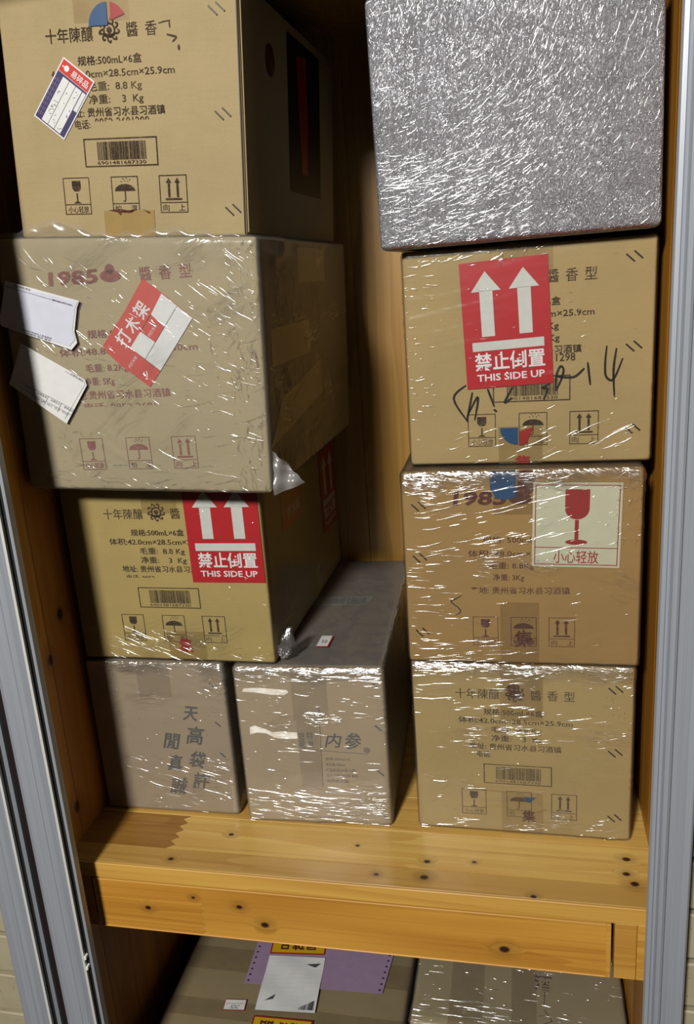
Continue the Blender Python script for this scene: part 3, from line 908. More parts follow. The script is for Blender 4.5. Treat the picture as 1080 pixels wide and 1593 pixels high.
f = Flat(); f.poly([(.0378, .0985), (.0378, .0745)] + [(.0520 - .0142 * math.cos(a), .0745 - .0135 * math.sin(a)) for a in [math.pi * i / 12 for i in range(1, 12)]] + [(.0662, .0745), (.0662, .0985)])
f.rect(.0497, .0355, .0543, .0605); f.disc(.0520, .0322, .0130, n=22, ry=.0034); f.build('glass_symbol', M['tape_red'], sf, .0014, s)
Flat().text('小心轻放', .0255, .0785, .0050, .0215, 0.006).build('printed_text', M['tape_red'], sf, .0014, s)
r3.staples([(.0205, .2118), (.0195, .1441), (.0190, .0424)], ang=-0.8)
wo = r3.wrap(film('film_r3', -0.22, 0.03, 0.45, 0.22, 0.04, rim=(.2575, .032), dens=0.58), ang=0.22, seed=12)
r3.creases(wo, [(.02, .145, .20, .235, .22, .05, 60, .008, .075, .0016), (.0, .02, .06, .16, .0, .05, 40, .008, .05, .0014), (.0, .0, .16, .035, .02, .06, 40, .01, .07, .0015), (.16, .14, .27, .235, .35, .2, 24, .004, .02, .0012), (.255, .16, .285, .25, .7, .6, 40, .003, .014, .0012), (.0, .23, .28, .253, .05, .12, 80, .006, .04, .0015), (.06, .02, .28, .14, .1, .15, 22, .004, .03, .0010)], 42)

r2 = Carton('carton', 'carton with a red double-arrow sticker and black handwritten numbers, under the silvery carton', (0.4850, 0.1384, Z2 + 0.001), 0.0064, 0.2846, D, 0.2550, (188, 164, 112), seed=6)
print_ten(r2, .0105, 1.055, -.0065, 'ink', title=False, tel=False)
f = Flat(); f.text('1298', .1755, .1973, .1215, .1305, 0.004); f.build('printed_text', M['ink'], r2.front, .0004, r2.root)
up_sticker(r2, r2.front.sub(.0725, .0925, 0.045), .1005, .1455)
tape_strip(r2, r2.front, .112, .222, .172, .2572); tape_strip(r2, r2.front, .1080, .0, .1600, .046)
tape_disc(r2, .1310, .0445, .0210, upper=False, right=False)
f = Flat(); f.poly([(.1335, .0400), (.1495, .0450), (.1420, .0260), (.1330, .0225)]); f.build('tape_logo', M['tape_red'], r2.front, .0011, r2.root)
f = Flat(); f.text('集', .1270, .1470, -.006, .0105, 0.012, cut=0.0012); f.build('tape_lettering', M['tape_red'], r2.front, .0012, r2.root)
hw = [[(0.2322, 0.1368), (0.2307, 0.1169), (0.232, 0.1015), (0.2404, 0.0982), (0.25, 0.1217)], [(0.2429, 0.1334), (0.2401, 0.1088), (0.2417, 0.0778)], [(0.2112, 0.1188), (0.2144, 0.0925)],
      [(0.2076, 0.1122), (0.1955, 0.1025), (0.1756, 0.1039)], [(0.1756, 0.0902), (0.1756, 0.1039), (0.1803, 0.1153), (0.1841, 0.1113), (0.1813, 0.0998), (0.1756, 0.0872)],
      [(0.0718, 0.0533), (0.0554, 0.0823), (0.0708, 0.0979)], [(0.0707, 0.0545), (0.078, 0.089)], [(0.0709, 0.0599), (0.0832, 0.0823), (0.0841, 0.0758), (0.08, 0.0552)],
      [(0.0961, 0.0925), (0.1037, 0.0708)], [(0.103, 0.0675), (0.1066, 0.0646)], [(0.1254, 0.0935), (0.1158, 0.0751), (0.1243, 0.0807)], [(0.1688, 0.0959), (0.1596, 0.0911), (0.1657, 0.0898), (0.1616, 0.0772)]]
for st in hw: Flat().stroke(st, .0026).build('pen_stroke', M['marker'], r2.front, .0008, r2.root)
r2.staples([(.2600, .2335), (.2620, .1348), (.2625, .0395)])
wo = r2.wrap(film('film_r2', -0.22, 0.015, 0.40, 0.22, 0.015, dens=0.30, fine=0.12), ang=0.12, seed=13, amp=0.0007)
r2.creases(wo, [(.05, .004, .28, .045, .38, .08, 40, .008, .06, .0013), (.0, .03, .035, .25, .05, .15, 46, .004, .022, .0013), (.11, .235, .17, .256, 1.0, .5, 30, .004, .02, .0014), (.0, .05, .28, .25, .15, .3, 40, .003, .014, .0010), (.0, .235, .12, .255, .1, .2, 24, .006, .03, .0014)], 43)

r1 = Carton('carton', 'silvery carton bandaged in many layers of crinkled film at the top of the right stack', (0.4662, 0.1142, Z1 + 0.0006), -0.0039, 0.3010, D, 0.2547, (112, 96, 80), ry=-0.0145, seed=7)
f = Flat().rect(.01, .0, .29, .007); f.build('painted_underside', M['ink_maroon'], r1.front, .0006, r1.root)  # maroon strip painted for the red underside and its shadow gap
wo = r1.wrap(film('film_r1', 1.2, 0.10, 0.6, 0.32, 0.45, dens=2.2, fine=0.9, dist=0.0007, sx=90, sz=260, tint=(0.86, 0.88, 0.97), milk_col=(0.255, 0.268, 0.30)), ang=1.2, seed=14, amp=0.0003, n=(120, 40, 110), kx=90, kz=260)
r1.creases(wo, [(.0, .15, .24, .253, 1.4, .4, 1000, .003, .015, .0014), (.0, .08, .26, .20, 1.1, .6, 650, .003, .013, .0014), (.0, .0, .17, .095, .22, .2, 650, .004, .03, .0014), (.0, .05, .20, .17, .45, .3, 380, .004, .022, .0014), (.08, .0, .30, .14, .85, .5, 700, .003, .013, .0013), (.17, .10, .30, .253, 1.45, .25, 330, .004, .022, .0014), (.24, .0, .30, .13, .1, .2, 160, .004, .02, .0013)], 44, n0=0.0022)

# --- left stack ---
l4 = Carton('carton', 'small wrapped carton with handwritten brush characters at the lower left corner of the shelf', (0.0010, 0.1186, 0.0012), 0.0090, 0.2085, 0.36, 0.2445, (182, 158, 118), seed=8)
for ch, u, v, s_, ro in (('天', .1531, .1662, .0215, -.05), ('高', .1554, .1298, .0250, -.06), ('袋', .1540, .0900, .0240, -.15), ('許', .1560, .0550, .0245, -.08),
                         ('閒', .1183, .1196, .0230, -.06), ('真', .1190, .0832, .0225, -.03), ('誠', .1200, .0451, .0250, -.1)):
    Flat().text(ch, u - s_ / 2, u + s_ / 2, v - s_ * .58, v + s_ * .58, 0.02, rot=ro, shear=.2).build('handwritten_character', M['marker'], l4.front, .0005, l4.root)
tape_strip(l4, l4.front, .078, .19, .128, .2445)
l4.staples([(.190, .212), (.192, .150), (.194, .100), (.198, .030)], gap=0.0, L=.010)
wo = l4.wrap(film('film_l4', 0.22, 0.07, 0.36, 0.2, 0.16, rim=(.2465, .022), dens=0.62), ang=-0.22, seed=15)
l4.creases(wo, [(.04, .015, .205, .095, -.2, .05, 60, .008, .06, .0014), (.03, .09, .205, .235, -.1, .3, 40, .003, .012, .0011), (.165, .03, .207, .23, -.2, .5, 30, .003, .012, .0011), (.04, .225, .205, .243, -.03, .06, 40, .008, .05, .0014), (.04, .0, .2, .012, -.05, .06, 16, .008, .03, .0013)], 45)

l5 = Carton('carton', 'wrapped carton with torn white tape and two brush characters, standing between the two stacks', (0.2283, 0.1111, 0.0012), 0.0430, 0.2085, 0.425, 0.2455, (190, 164, 116), seed=9)
for pts in ([(.0105, .2085), (.013, .2135), (.035, .2148), (.074, .2120), (.0765, .2085), (.070, .2040), (.050, .2045), (.030, .2075)],
            [(.0150, .1415), (.0160, .1530), (.0230, .1560), (.0400, .1500), (.0480, .1460), (.0600, .1475), (.0830, .1465), (.0835, .1370), (.0650, .1355), (.0500, .1375), (.0390, .1440), (.0260, .1450)]):
    Flat().poly(pts).build('torn_tape', M['white_tape'], l5.front, .0006, l5.root, .0003)
tape_strip(l5, l5.front, .080, .165, .130, .2465); tape_strip(l5, l5.front, .083, .06, .1135, .165)
f = Flat(); f.line((.0832, .1204), (.1810, .1153), .0009); f.line((.1169, .1875), (.1135, .0603), .0009); f.build('printed_rule', M['ink_faint'], l5.front, .0008, l5.root)
f = Flat(); f.text('内', .1235, .1440, .1240, .1465, 0.010, shear=.25); f.text('参', .1500, .1725, .1225, .1480, 0.014, shear=.1); f.ring(.1795, .1215, .0042, .0010, 14); f.text('酒', .1772, .1818, .1192, .1238, 0.0)
f.build('printed_text', M['marker'], l5.front, .0008, l5.root)
f = Flat(); f.text('高端', .0850, .0925, .1215, .1480, 0.0); f.build('printed_text', M['ink'], l5.front, .0008, l5.root)
f = Flat(); f.text('特', .0960, .1050, .1360, .1480, 0.0); f.text('供', .0960, .1050, .1230, .1340, 0.0); f.build('printed_text', M['ink'], l5.front, .0008, l5.root)
for i, (b, e) in enumerate(((.1200, .155), (.1200, .148), (.1200, .162), (.1200, .165), (.1200, .150))):
    Flat().text(('规格:500mL×6', '净含量:500mL', '产品名称:白酒 52度', '生产日期:见包装 批号', '保质期:长期')[i], b, e, .1035 - .0088 * i, .1085 - .0088 * i, 0.0).build('printed_text', M['ink_faint'], l5.front, .0008, l5.root)
l5.staples([(.1975, .2202), (.1975, .1559), (.1970, .0854), (.1985, .016)], gap=0.0, L=.012)
tf = l5.top
s = Flat().poly([(.108, .057), (.125, .057), (.127, .093), (.110, .093)]).build('sticker', M['tape_red'], tf, .0030, l5.root, .0002)
s['label'] = 'small white price label with a red edge on the lid'
Flat().poly([(.1065, .060), (.1225, .060), (.1245, .095), (.1085, .095)]).build('label_face', M['paper'], tf, .0035, s)
Flat().text('50', .112, .120, .070, .080, 0.0).build('printed_text', M['print_grey'], tf, .0038, s)
s = Flat().poly([(.060, .213), (.158, .213), (.165, .252), (.066, .252)]).build('printed_tape', M['pale_green'], tf, .0008, l5.root, .0002)
Flat().text('封箱专用胶带', .105, .155, .218, .246, 0.0).build('printed_text', M['print_grey'], tf, .0013, s)
tape_strip(l5, tf, .075, .0, .130, .06)
wo = l5.wrap(film('film_l5', 0.06, 0.05, 0.40, 0.2, 0.18, rim=(.2485, .030), dens=0.62), ang=-0.06, seed=16)
l5.creases(wo, [(.0, .16, .208, .235, -.04, .08, 70, .006, .04, .0013), (.0, .05, .208, .16, -.05, .06, 50, .006, .035, .0011), (.0, .0, .208, .06, -.1, .06, 170, .01, .08, .0015), (.0, .225, .208, .245, -.02, .05, 60, .01, .05, .0015)], 46)

l3 = Carton('carton', 'carton with a red double-arrow sticker below the sagging carton, in the left stack', (0.0045, 0.1184, 0.2515), -0.0129, 0.2855, D, 0.2540, (190, 168, 104), seed=10)
print_ten(l3, .0055, 1.0, .0015, 'ink', tel=False)
f = Flat(); f.text('电话: 0852', .0835, .1250, .1180, .1276, 0.006, cut=.1232); f.build('printed_text', M['ink_faint'], l3.front, .0004, l3.root)
up_sticker(l3, l3.front.sub(.1808, .1180, 0.006), .1025, .1375)
tape_strip(l3, l3.front, .120, .215, .170, .2560); tape_strip(l3, l3.front, .132, .0, .188, .045)
f = Flat(); f.text('集', .1480, .1680, .0135, .0345, 0.02, rot=.03); f.build('tape_lettering', M['tape_red'], l3.front, .0012, l3.root)
s = Flat().rect(.085, .160, .185, .214).build('sticker', M['orange_red'], l3.right, .0009, l3.root, .0003)
s['label'] = 'orange-red crate sticker on the shaded side'
Flat().text('打木架', .110, .175, .172, .190, 0.03).build('printed_text', M['white'], l3.right, .0014, s)
up_sticker(l3, l3.right.sub(.305, .086), .1010, .1400)
wo = l3.wrap(film('film_l3', 0.38, 0.015, 0.40, 0.22, 0.02, zfade=(.075, .035), dens=0.85, fine=0.12), ang=-0.38, seed=17, amp=0.0006)
l3.creases(wo, [(.05, .0, .19, .045, -.33, .06, 50, .01, .06, .0014), (.18, .0, .285, .025, -.1, .3, 24, .004, .02, .0012), (.20, .02, .284, .22, -.2, .5, 18, .003, .012, .0010)], 47)
l3.creases(wo, [(.05, .0, .40, .12, 1.2, .3, 30, .01, .06, .0014)], 48, l3.right)
# gathered film end twisted at the lower right corner
rs = random.Random(3)
V, F = [], []
for i in range(9):
    t_ = i / 8
    for k in range(10):
        a = 2 * math.pi * k / 10
        rr = 0.0085 * (0.35 + 0.65 * math.sin(math.pi * (0.15 + 0.8 * t_))) * (1 + 0.5 * rs.uniform(-1, 1))
        V.append((0.2935 + 0.010 * t_ + rr * math.cos(a), 0.012 + 0.006 * t_ + rr * 0.8 * math.sin(a), 0.004 + 0.042 * t_))
for i in range(8):
    for k in range(10):
        F.append((i * 10 + k, i * 10 + (k + 1) % 10, (i + 1) * 10 + (k + 1) % 10, (i + 1) * 10 + k))
link('film_knot', mesh_np('film_knot', V, F, True), film('film_knot_mat', 1.4, 0.30, 0.4, 0.15, 0.10, dens=0.9, fine=0.6), l3.root)

W2, H2, SB, STP = 0.3260, 0.3000, -0.0269, -0.0659
def warp_l2(p):
    q = Vector(p)
    q.z += (p.x - W2 / 2) * (SB + (STP - SB) * min(1.02, max(-0.02, p.z / H2)))
    q.x += -0.010 * (1 - p.z / H2) + 0.006
    return q
l2 = Carton('carton', 'large sagging film-wrapped carton with two white waybills and a tilted red-and-white sticker', (0.0040, 0.0640, 0.5120), -0.0212, W2, 0.44, H2, (182, 166, 124), warp=warp_l2, seed=21)
def V2(u, v):
    """measured face height -> unwarped height on the sagging face"""
    z = v
    for _ in range(6):
        z = v - (u - W2 / 2) * (SB + (STP - SB) * z / H2)
    return z - 0.002
def U2(u, v):
    return u - 0.0040 + 0.010 * (1 - v / H2) - 0.006
def P2(pts):
    return [(U2(u, v), V2(u, v)) for u, v in pts]
# printed rows keep to the slope of the face: build them on a frame that undoes the sag between rows
flat2 = Frame((-0.0033, 0, -0.002), (1, 0, 0), (0, 0, 1), (0, -1, 0))
class _C2: pass
c2 = _C2(); c2.front = flat2; c2.root = l2.root
print_1985(c2, 0, 'ink_red', [('规格:500mL×6盒', .113, .205, .1960, .0100), ('体积:48.8cm×29.0cm×30cm', .0724, .252, .1760, .0100), ('毛重: 8.2Kg', .104, .160, .1560, .0100),
    ('净重: 5Kg', .100, .140, .1400, .0100), ('产地:贵州省习水县习酒镇', .0760, .2106, .1235, .0105)], (.0804, .1433, .2037), .0302, (.0735, .138, .2535, .0165))
for ch, u in (('醬', .1905), ('香', .2150), ('型', .2400)):
    Flat().text(ch, u, u + .0150, .2525, .2685, 0.004).build('printed_text', M['ink_red'], flat2, .0004, l2.root)
f = Flat(); f.text('电话: 0852-2681', .0950, .1900, .1040, .1140, 0.004, cut=.1090); f.build('printed_text', M['ink_red'], flat2, .0004, l2.root)
s = Flat().poly([(0.1942, 0.2551), (0.2156, 0.2384), (0.2496, 0.2087), (0.202, 0.1494), (0.1858, 0.1307), (0.1647, 0.1475), (0.1524, 0.1571), (0.1384, 0.1712), (0.1319, 0.1816), (0.1658, 0.2197)]).build('sticker', M['orange_red'], flat2, .0010, l2.root, .0003)
s['label'] = 'tilted red and white crate sticker'
Flat().poly([(0.2155, 0.2373), (0.233, 0.2224), (0.25, 0.2076), (0.202, 0.1494), (0.1674, 0.1778), (0.183, 0.1958), (0.2005, 0.1823), (0.2144, 0.1992), (0.1991, 0.2146)]).build('blank_field', M['white'], flat2, .0015, s)
f = Flat(); f.line((.233, .2224), (.1844, .1636), .0005); f.line((.1830, .1958), (.199, .2146), .0005); f.line((.1674, .1778), (.2020, .1494), .0004); f.build('rule', M['print_grey'], flat2, .0019, s)
A2 = math.atan2(.2207 - .1903, .1873 - .1613)
for ch, u, v in (('打', .1600, .1895), ('木', .1735, .2045), ('架', .1873, .2207)):
    Flat().text(ch, u - .0085, u + .0085, v - .0095, v + .0095, 0.02, rot=A2).build('printed_text', M['white'], flat2, .0015, s)
for u, v in ((.1985, .1965), (.1679, .1609)):
    Flat().text('代打木架', u - .0085, u + .0085, v - .0022, v + .0022, 0.0, rot=A2).build('printed_text', M['white'], flat2, .0015, s)
f = Flat(); f.rect(.1800, .1440, .1815, .1490); f.rect(.1835, .1425, .1850, .1500); f.rect(.1815, .1400, .1850, .1415); f.build('printed_text', M['white'], flat2, .0015, s)
wo = l2.wrap(film('film_l2', 0.55, 0.03, 0.45, 0.2, 0.12, rim=None, dens=0.62), ang=-0.55, seed=18, amp=0.0014, r=0.009)
l2.creases(wo, [(.04, .17, .30, .285, -.6, .12, 90, .006, .045, .0017), (.24, .13, .32, .29, -.5, .5, 90, .004, .03, .0016), (.04, .10, .30, .19, -.35, .2, 36, .006, .04, .0014), (.20, .03, .32, .13, -.2, .25, 40, .006, .06, .0016), (.04, .0, .31, .035, -.05, .25, 60, .008, .06, .0017), (.05, .02, .12, .08, .8, .8, 26, .004, .014, .0013), (.285, .0, .325, .30, 1.45, .45, 150, .006, .04, .0016), (.29, .12, .325, .30, .2, .6, 60, .004, .02, .0015)], 49)
# the two waybills stand on the film
def waybill(pts, blue, prints):
    o = empty('waybill', l2.root.location, l2.root.rotation_euler)
    cu = sum(p[0] for p in pts) / len(pts); cv = sum(p[1] for p in pts) / len(pts)
    sheet = Flat().poly(pts).build('sheet', M['paper'], flat2, .0048, o, .0012)
    Flat().poly([(cu + (u - cu) * .985 - .0012, cv + (v - cv) * .90 + .0010) for u, v in pts]).build('top_sheet', M['paper_blue'] if blue else M['paper'], flat2, .0063, o, .0004)
    for f_ in prints: f_.build('print', M['print_grey'], flat2, .0070, o)
    return o
p1 = [(0.0198, 0.2638), (0.1124, 0.2351), (0.1081, 0.2276), (0.1001, 0.2003), (0.1016, 0.1872), (0.0926, 0.1792), (0.004, 0.212), (0.0038, 0.22)]
a1 = math.atan2(-.0287, .0926)
f1 = Flat(); f1.line((.020, .2575), (.104, .2300), .0005); f1.text('顺丰速运 单号 7550', .078, .103, .2335, .2360, 0.0, rot=a1); f1.text('收件 寄件 电话', .030, .052, .2535, .2560, 0.0, rot=a1)
f1b = Flat(); f1b.text('本单据仅供收件人签收使用', .030, .070, .1990, .2015, 0.0, rot=-.33); f1b.text('托寄物 保价 备注', .036, .068, .1955, .1978, 0.0, rot=-.33)
w1 = waybill(p1, True, [f1, f1b]); tag(w1, 'bluish-white waybill with a blank middle, upper of two on the sagging carton', 'waybill')
p2 = [(0.026, 0.1903), (0.1043, 0.1433), (0.1056, 0.1363), (0.0704, 0.0903), (0.0010, 0.1411)]
a2_ = math.atan2(-.047, .0783)
f2 = Flat()
f2.line((.080, .1545), (.1025, .1405), .0005)
f2.line((.0195, .1430), (.0850, .1068), .0005); f2.line((.0155, .1372), (.0800, .1005), .0005)
for k in (.25, .5, .75):
    f2.line((.0195 + .0655 * k, .1430 - .0362 * k), (.0195 + .0655 * k - .008, .1430 - .0362 * k - .0105), .0005)
f2.text('子单号 0421', .086, .103, .1455, .1485, 0.0, rot=a2_)
for k, tx in enumerate(('产品类型', '计费重量', '运费合计', '费用合计')):
    f2.text(tx, .021 + .0165 * k, .034 + .0165 * k, .1345 - .0092 * k, .1375 - .0092 * k, 0.0, rot=-.5)
f2.text('特快 2件 30.5  合计 75元', .028, .078, .1120, .1150, 0.0, rot=-.5)
w2 = waybill(p2, False, [f2]); tag(w2, 'white waybill with a small printed table, lower of two on the sagging carton', 'waybill')
# tape bands and the loose bag corner of the wrapped carton's side
for uv in ([(.030, .150), (.205, .150), (.205, .195), (.030, .195)], [(.010, .055), (.260, .085), (.260, .135), (.060, .105)], [(.160, .245), (.300, .245), (.300, .290), (.160, .290)]):
    Flat().poly(uv).build('packing_tape', M['band'], l2.right, .0008, l2.root, .0002)
rs = random.Random(12)
f = Flat()
for k in range(150):
    v0 = rs.choice((rs.uniform(.200, .255), rs.uniform(.100, .148), rs.uniform(.02, .055)))
    u = rs.uniform(.035, .27)
    f.stroke([(u, v0), (u + rs.gauss(0, .004), v0 - .012), (u + rs.gauss(0, .006), v0 - rs.uniform(.02, .04))], rs.uniform(.0012, .0035))
o = f.build('painted_wrinkles', M['wrinkle_shade'], l2.right, .0005, l2.root)  # dark strokes painted for the shaded vertical wrinkles of the film
o['kind'] = 'stuff'
# film of this carton rucked up against the foot of the carton above, and its lid edge
V, F = [], []
NR, MR = 60, 5
for i in range(NR + 1):
    a = i / NR
    hgt = 0.006 + 0.016 * math.exp(-((a - .25) / .13) ** 2) + 0.004 * math.sin(a * 31) ** 2 + 0.006 * math.exp(-((a - .72) / .12) ** 2)
    for j in range(MR + 1):
        b = j / MR
        V.append(tuple(warp_l2(Vector((.0 + (W2 - .02) * a, .0085 - .006 * math.sin(b * 2.6) + .0015 * math.sin(a * 60 + b * 3), H2 - .004 + hgt * b)))))
for i in range(NR):
    for j in range(MR):
        k = i * (MR + 1) + j
        F.append((k, k + MR + 1, k + MR + 2, k + 1))
link('loose_film_edge', mesh_np('loose_film_edge', V, F, True), film('film_ruck', 0.1, 0.08, 0.4, 0.2, 0.09, dens=0.7), l2.root)
gx, gy = 14, 10
V, F = [], []
for i in range(gx + 1):
    for j in range(gy + 1):
        a, b = i / gx, j / gy
        x = W2 + 0.002 + 0.034 * a * (0.35 + 0.65 * b * (1 - .25 * b) * 1.3)
        z_ = 0.052 * (1 - b) + 0.0 * b + (-0.004 + 0.012 * a) * b - 0.018 * a * (1 - b)
        y_ = 0.004 + 0.016 * a + 0.0025 * math.sin(9 * a + 5 * b) + 0.002 * math.sin(14 * b)
        V.append(tuple(warp_l2(Vector((x, y_, z_)))))
for i in range(gx):
    for j in range(gy):
        k = i * (gy + 1) + j
        F.append((k, k + gy + 1, k + gy + 2, k + 1))
link('loose_film_corner', mesh_np('loose_film_corner', V, F, True), film('film_corner', 1.0, 0.03, 0.15, 0.25, 0.25, dens=0.5, milk_col=(.6, .6, .58)), l2.root)

l1 = Carton('carton', 'bare ten-year carton with a tilted purple sticker at the top of the left stack', (0.0391, 0.0781, 0.8205), -0.0229, 0.2826, D, 0.259, (184, 164, 120), ry=0.0625, seed=22)
print_ten(l1, 0.0, 1.0, -0.001, 'ink', right_title=False)
for ch, u in (('醬', .1545), ('香', .1765)):
    Flat().text(ch, u, u + .0135, .2060, .2205, 0.0).build('printed_text', M['ink'], l1.front, .0004, l1.root)
f = Flat(); f.stroke([(.192, .2170), (.200, .2185), (.206, .2190)], .0012); f.stroke([(.2045, .2190), (.2050, .2120)], .0014); f.stroke([(.201, .2060), (.2085, .2040), (.2115, .2025), (.2070, .1985)], .0022); f.disc(.2140, .1930, .0014, n=8, ry=.003)
f.build('printed_text', M['ink'], l1.front, .0004, l1.root)
f = Flat(); f.text('0852-2681298', .1080, .1740, .1175, .1275, 0.004, cut=.1240); f.build('printed_text', M['ink_faint'], l1.front, .0004, l1.root)
tape_strip(l1, l1.front, .0935, .2225, .1590, .2590); tape_strip(l1, l1.front, .1100, .0, .1725, .0295, mat='tape_strong')
tape_disc(l1, .1335, .2185, .0225, upper=True)
f = Flat(); f.poly([(.1160, .0300), (.1300, .0315), (.1480, .0285), (.1520, .0310), (.1440, .0265), (.1330, .0275), (.1310, .0240), (.1280, .0275)]); f.poly([(.158, .0310), (.1685, .0270), (.1665, .0255)])
f.build('torn_tape', M['ink_maroon'], l1.front, .0009, l1.root)
l1.staples([(.2585, .2270), (.2606, .1260), (.2677, .0280)], L=.0130)
a = math.atan2(-.0263, .0346)
sf = l1.front.sub(.0336, .1329, a)          # origin at the sticker's lower left corner, u towards its lower right
SW, SH = 0.0440, 0.0725
s = Flat().rect(0, 0, SW, SH).build('sticker', M['white'], sf, .0008, l1.root, .0003)
s['label'] = 'tilted purple and red sticker with a white table'
Flat().rect(.0014, .0014, SW - .0014, SH - .0150).build('purple_field', M['purple'], sf, .0013, s)
Flat().rect(.0014, SH - .0146, SW - .0014, SH - .0014).build('red_field', M['orange_red'], sf, .0013, s)
f = Flat(); f.rect(.0100, .0026, .0365, SH - .0172); f.build('table_field', M['paper'], sf, .0015, s)
f = Flat(); f.rect(.0375, .0330, .0422, SH - .0172); f.build('table_field', M['paper'], sf, .0015, s)
f = Flat()
for k in (.0188, .0277): f.line((k, .0026), (k, SH - .0172), .0005)
rs = random.Random(9)
for k in range(26):
    u, v = rs.choice((.0125, .0150, .0215, .0240, .0310, .0335)), rs.uniform(.006, .050)
    f.line((u, v), (u + rs.uniform(.0005, .003), v + rs.uniform(-.002, .003)), .0005)
f.build('table_print', M['print_grey'], sf, .0017, s)
f = Flat(); f.text('易碎品', .0165, .0400, SH - .0120, SH - .0045, 0.01); f.disc(.0095, SH - .0080, .0032, n=14); f.rect(.0035, SH - .0087, .0065, SH - .0075); f.build('printed_text', M['white'], sf, .0016, s)
f = Flat()
for v in range(8): f.line((.0030, .006 + v * .0058), (.0030, .0098 + v * .0058), .0006); f.line((.0055, .006 + v * .0058), (.0055, .0105 + v * .0058), .0006); f.line((.0078, .0065 + v * .0058), (.0078, .0100 + v * .0058), .0005)
f.build('fine_print', M['lilac'], sf, .0016, s)
# printed side of the top carton: a round mark and a dark panel with a red figure
Flat().disc(.105, .198, .0175, n=22).build('printed_emblem', M['ink_maroon'], l1.right, .0005, l1.root)
s = Flat().rect(.178, .060, .335, .245).build('printed_panel', M['panel_and_gap'], l1.right, .0005, l1.root)
f = Flat(); f.poly([(.215, .225), (.262, .232), (.268, .15), (.262, .085), (.235, .085), (.224, .15)]); f.build('printed_figure', M['tape_red'], l1.right, .0009, s)
Flat().rect(.2800, .003, .2812, .256).build('painted_edge_gap', M['panel_and_gap'], l1.front, .0001, l1.root)  # flat dark strip painted for the shade in the corner gap
# joint flap along the right-hand edge
link('joint_flap', box_mesh(0.2826, 0.2840, 0.004, 0.045, 0.004, 0.255, 0.0004), l1.mat, l1.root)

# --- lower compartment ---
ll = Carton('carton', 'wide wrapped carton under the drawer carrying a lilac form and a white pouch', (0.0300, 0.0600, Z_LOW + 0.0015), 0.0, 0.398, 0.46, 0.2970, (178, 158, 112), seed=30)
lt = ll.top
tape_strip(ll, lt, .0, .165, .398, .215)
tape_strip(ll, lt, .0, .070, .398, .105)
ll.wrap(film('film_ll', 0.1, 0.02, 0.10, 0.2, 0.06, dens=0.4, fine=0.08, dist=0.0003), ang=0.1, seed=31, n=(60, 60, 30))
def T(x, y): return (x - 0.0300, y - 0.0600)
form = empty('printed_form', (0.0300, 0.0600, Z_LOW + 0.0015)); tag(form, 'lilac perforated form sheet under the film-wrapped pouch, below the drawer', 'form')
topf = Frame((0, 0, 0.2970), (1, 0, 0), (0, 1, 0), (0, 0, 1))
q = [T(.1475, .2008), T(.3857, .2105), T(.394, .310), T(.144, .300)]
Flat().poly(q).build('sheet', M['lilac'], topf, .0040, form, .0004)
f = Flat()
for k in range(8):
    t_ = (k + .5) / 8
    f.disc(q[0][0] + (q[3][0] - q[0][0]) * t_ + .006, q[0][1] + (q[3][1] - q[0][1]) * t_, .0020, n=10)
    f.disc(q[1][0] + (q[2][0] - q[1][0]) * t_ - .006, q[1][1] + (q[2][1] - q[1][1]) * t_, .0020, n=10)
f.build('perforation', M['print_black'], topf, .0046, form)
def fragile_label(name_label, x0, y0, x1, y1, rot):
    o = empty('fragile_label', (0.0300, 0.0600, Z_LOW + 0.0015)); tag(o, name_label, 'sticker')
    a_, b_ = T(x0, y0), T(x1, y1)
    fr = topf.sub(a_[0], a_[1], rot)
    w_, h_ = b_[0] - a_[0], b_[1] - a_[1]
    Flat().rect(0, 0, w_, h_).build('border', M['tape_red'], fr, .0050, o, .0003)
    Flat().rect(.0025, .0025, w_ - .0025, h_ - .0025).build('field', M['yellow'], fr, .0055, o, .0001)
    Flat().text('易碎品', .014, w_ - .014, .0085, h_ - .0085, 0.03, rot=math.pi).build('printed_text', M['ink_maroon'], fr, .0059, o)
    return o
fragile_label('yellow fragile sticker, upside down, half hidden by the drawer', .174, .268, .273, .312, 0.09)
fragile_label('yellow fragile sticker cut off by the lower edge of the photo', .186, .098, .285, .140, 0.03)
pouch = empty('document_pouch', (0.0300, 0.0600, Z_LOW + 0.0015)); tag(pouch, 'white shiny document pouch on the lilac form below the drawer', 'pouch')
g = grid_sheet(0, 0, .100, .112, 12, 14)
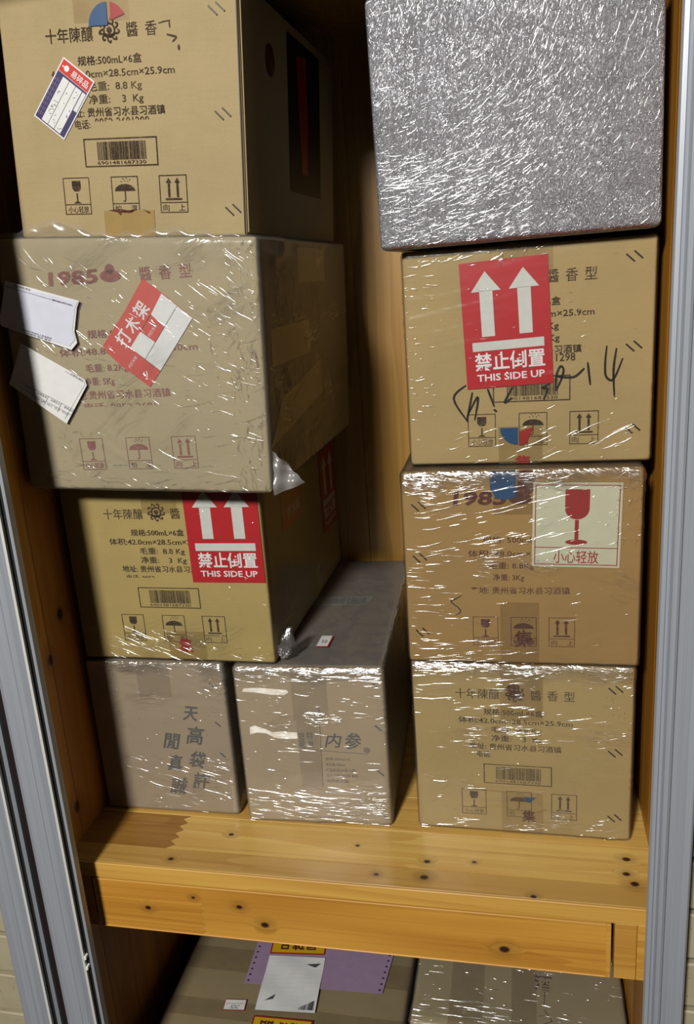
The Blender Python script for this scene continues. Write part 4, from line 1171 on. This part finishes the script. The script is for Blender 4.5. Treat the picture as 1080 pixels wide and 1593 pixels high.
pf = topf.sub(*T(.1834, .1500), 0.07)
g.build('pouch_sheet', M['white'], pf, .0062, pouch, .0010, curl=lambda u, v: .0015 * math.sin(u * 60 + v * 25) * math.sin(v * 55))
f = Flat()
rs = random.Random(2)
for k in range(16): f.line((.072 + k * .0016, .002), (.072 + k * .0016, .006 + .016 * (k / 16)), rs.choice((.0004, .0008)))
f.poly([(.070, .094), (.094, .097), (.086, .088)]); f.poly([(.012, .016), (.028, .030), (.026, .020)])
f.build('print', M['print_grey'], pf, .0090, pouch)
small = empty('price_label', (0.0300, 0.0600, Z_LOW + 0.0015)); tag(small, 'small white label with a red rim left of the white pouch, below the drawer', 'label')
sf = topf.sub(*T(.129, .1440), 0.10)
Flat().rect(0, 0, .0365, .0215).build('rim', M['tape_red'], sf, .0035, small, .0003)
Flat().rect(.0010, .0014, .0355, .0205).build('face', M['paper'], sf, .0040, small)
f = Flat(); f.line((.003, .0125), (.0335, .0130), .0005); f.text('52C', .012, .026, .003, .0100, 0.0, shear=.3); f.build('print', M['print_grey'], sf, .0044, small)

lr = Carton('carton', 'wrapped carton with a shiny front edge under the right end of the drawer', (0.4360, 0.1720, Z_LOW + 0.0015), 0.0, 0.338, 0.36, 0.2930, (196, 178, 132), seed=32)
lt = lr.top
tape_strip(lr, lt, .06, .0, .115, .36); tape_strip(lr, lt, .16, .0, .20, .36)
Flat().text('酒', .197, .226, .088, .118, 0.02).build('printed_text', M['ink_maroon'], lt, .0006, lr.root)
f = Flat(); f.line((.214, .085), (.212, .06), .0012); f.line((.212, .05), (.224, .03), .0012); f.line((.224, .03), (.205, .02), .0012); f.build('printed_text', M['ink'], lt, .0006, lr.root)
wo = lr.wrap(film('film_lr', 0.1, 0.02, 0.10, 0.2, 0.10, dens=0.4, fine=0.08, dist=0.0003), ang=0.1, seed=33, n=(70, 60, 30))
lr.creases(wo, [(.0, .0, .338, .05, .0, .05, 60, .01, .08, .0018), (.0, .05, .338, .20, -.05, .08, 90, .006, .03, .0018)], 50, lr.top, steep=2.4)
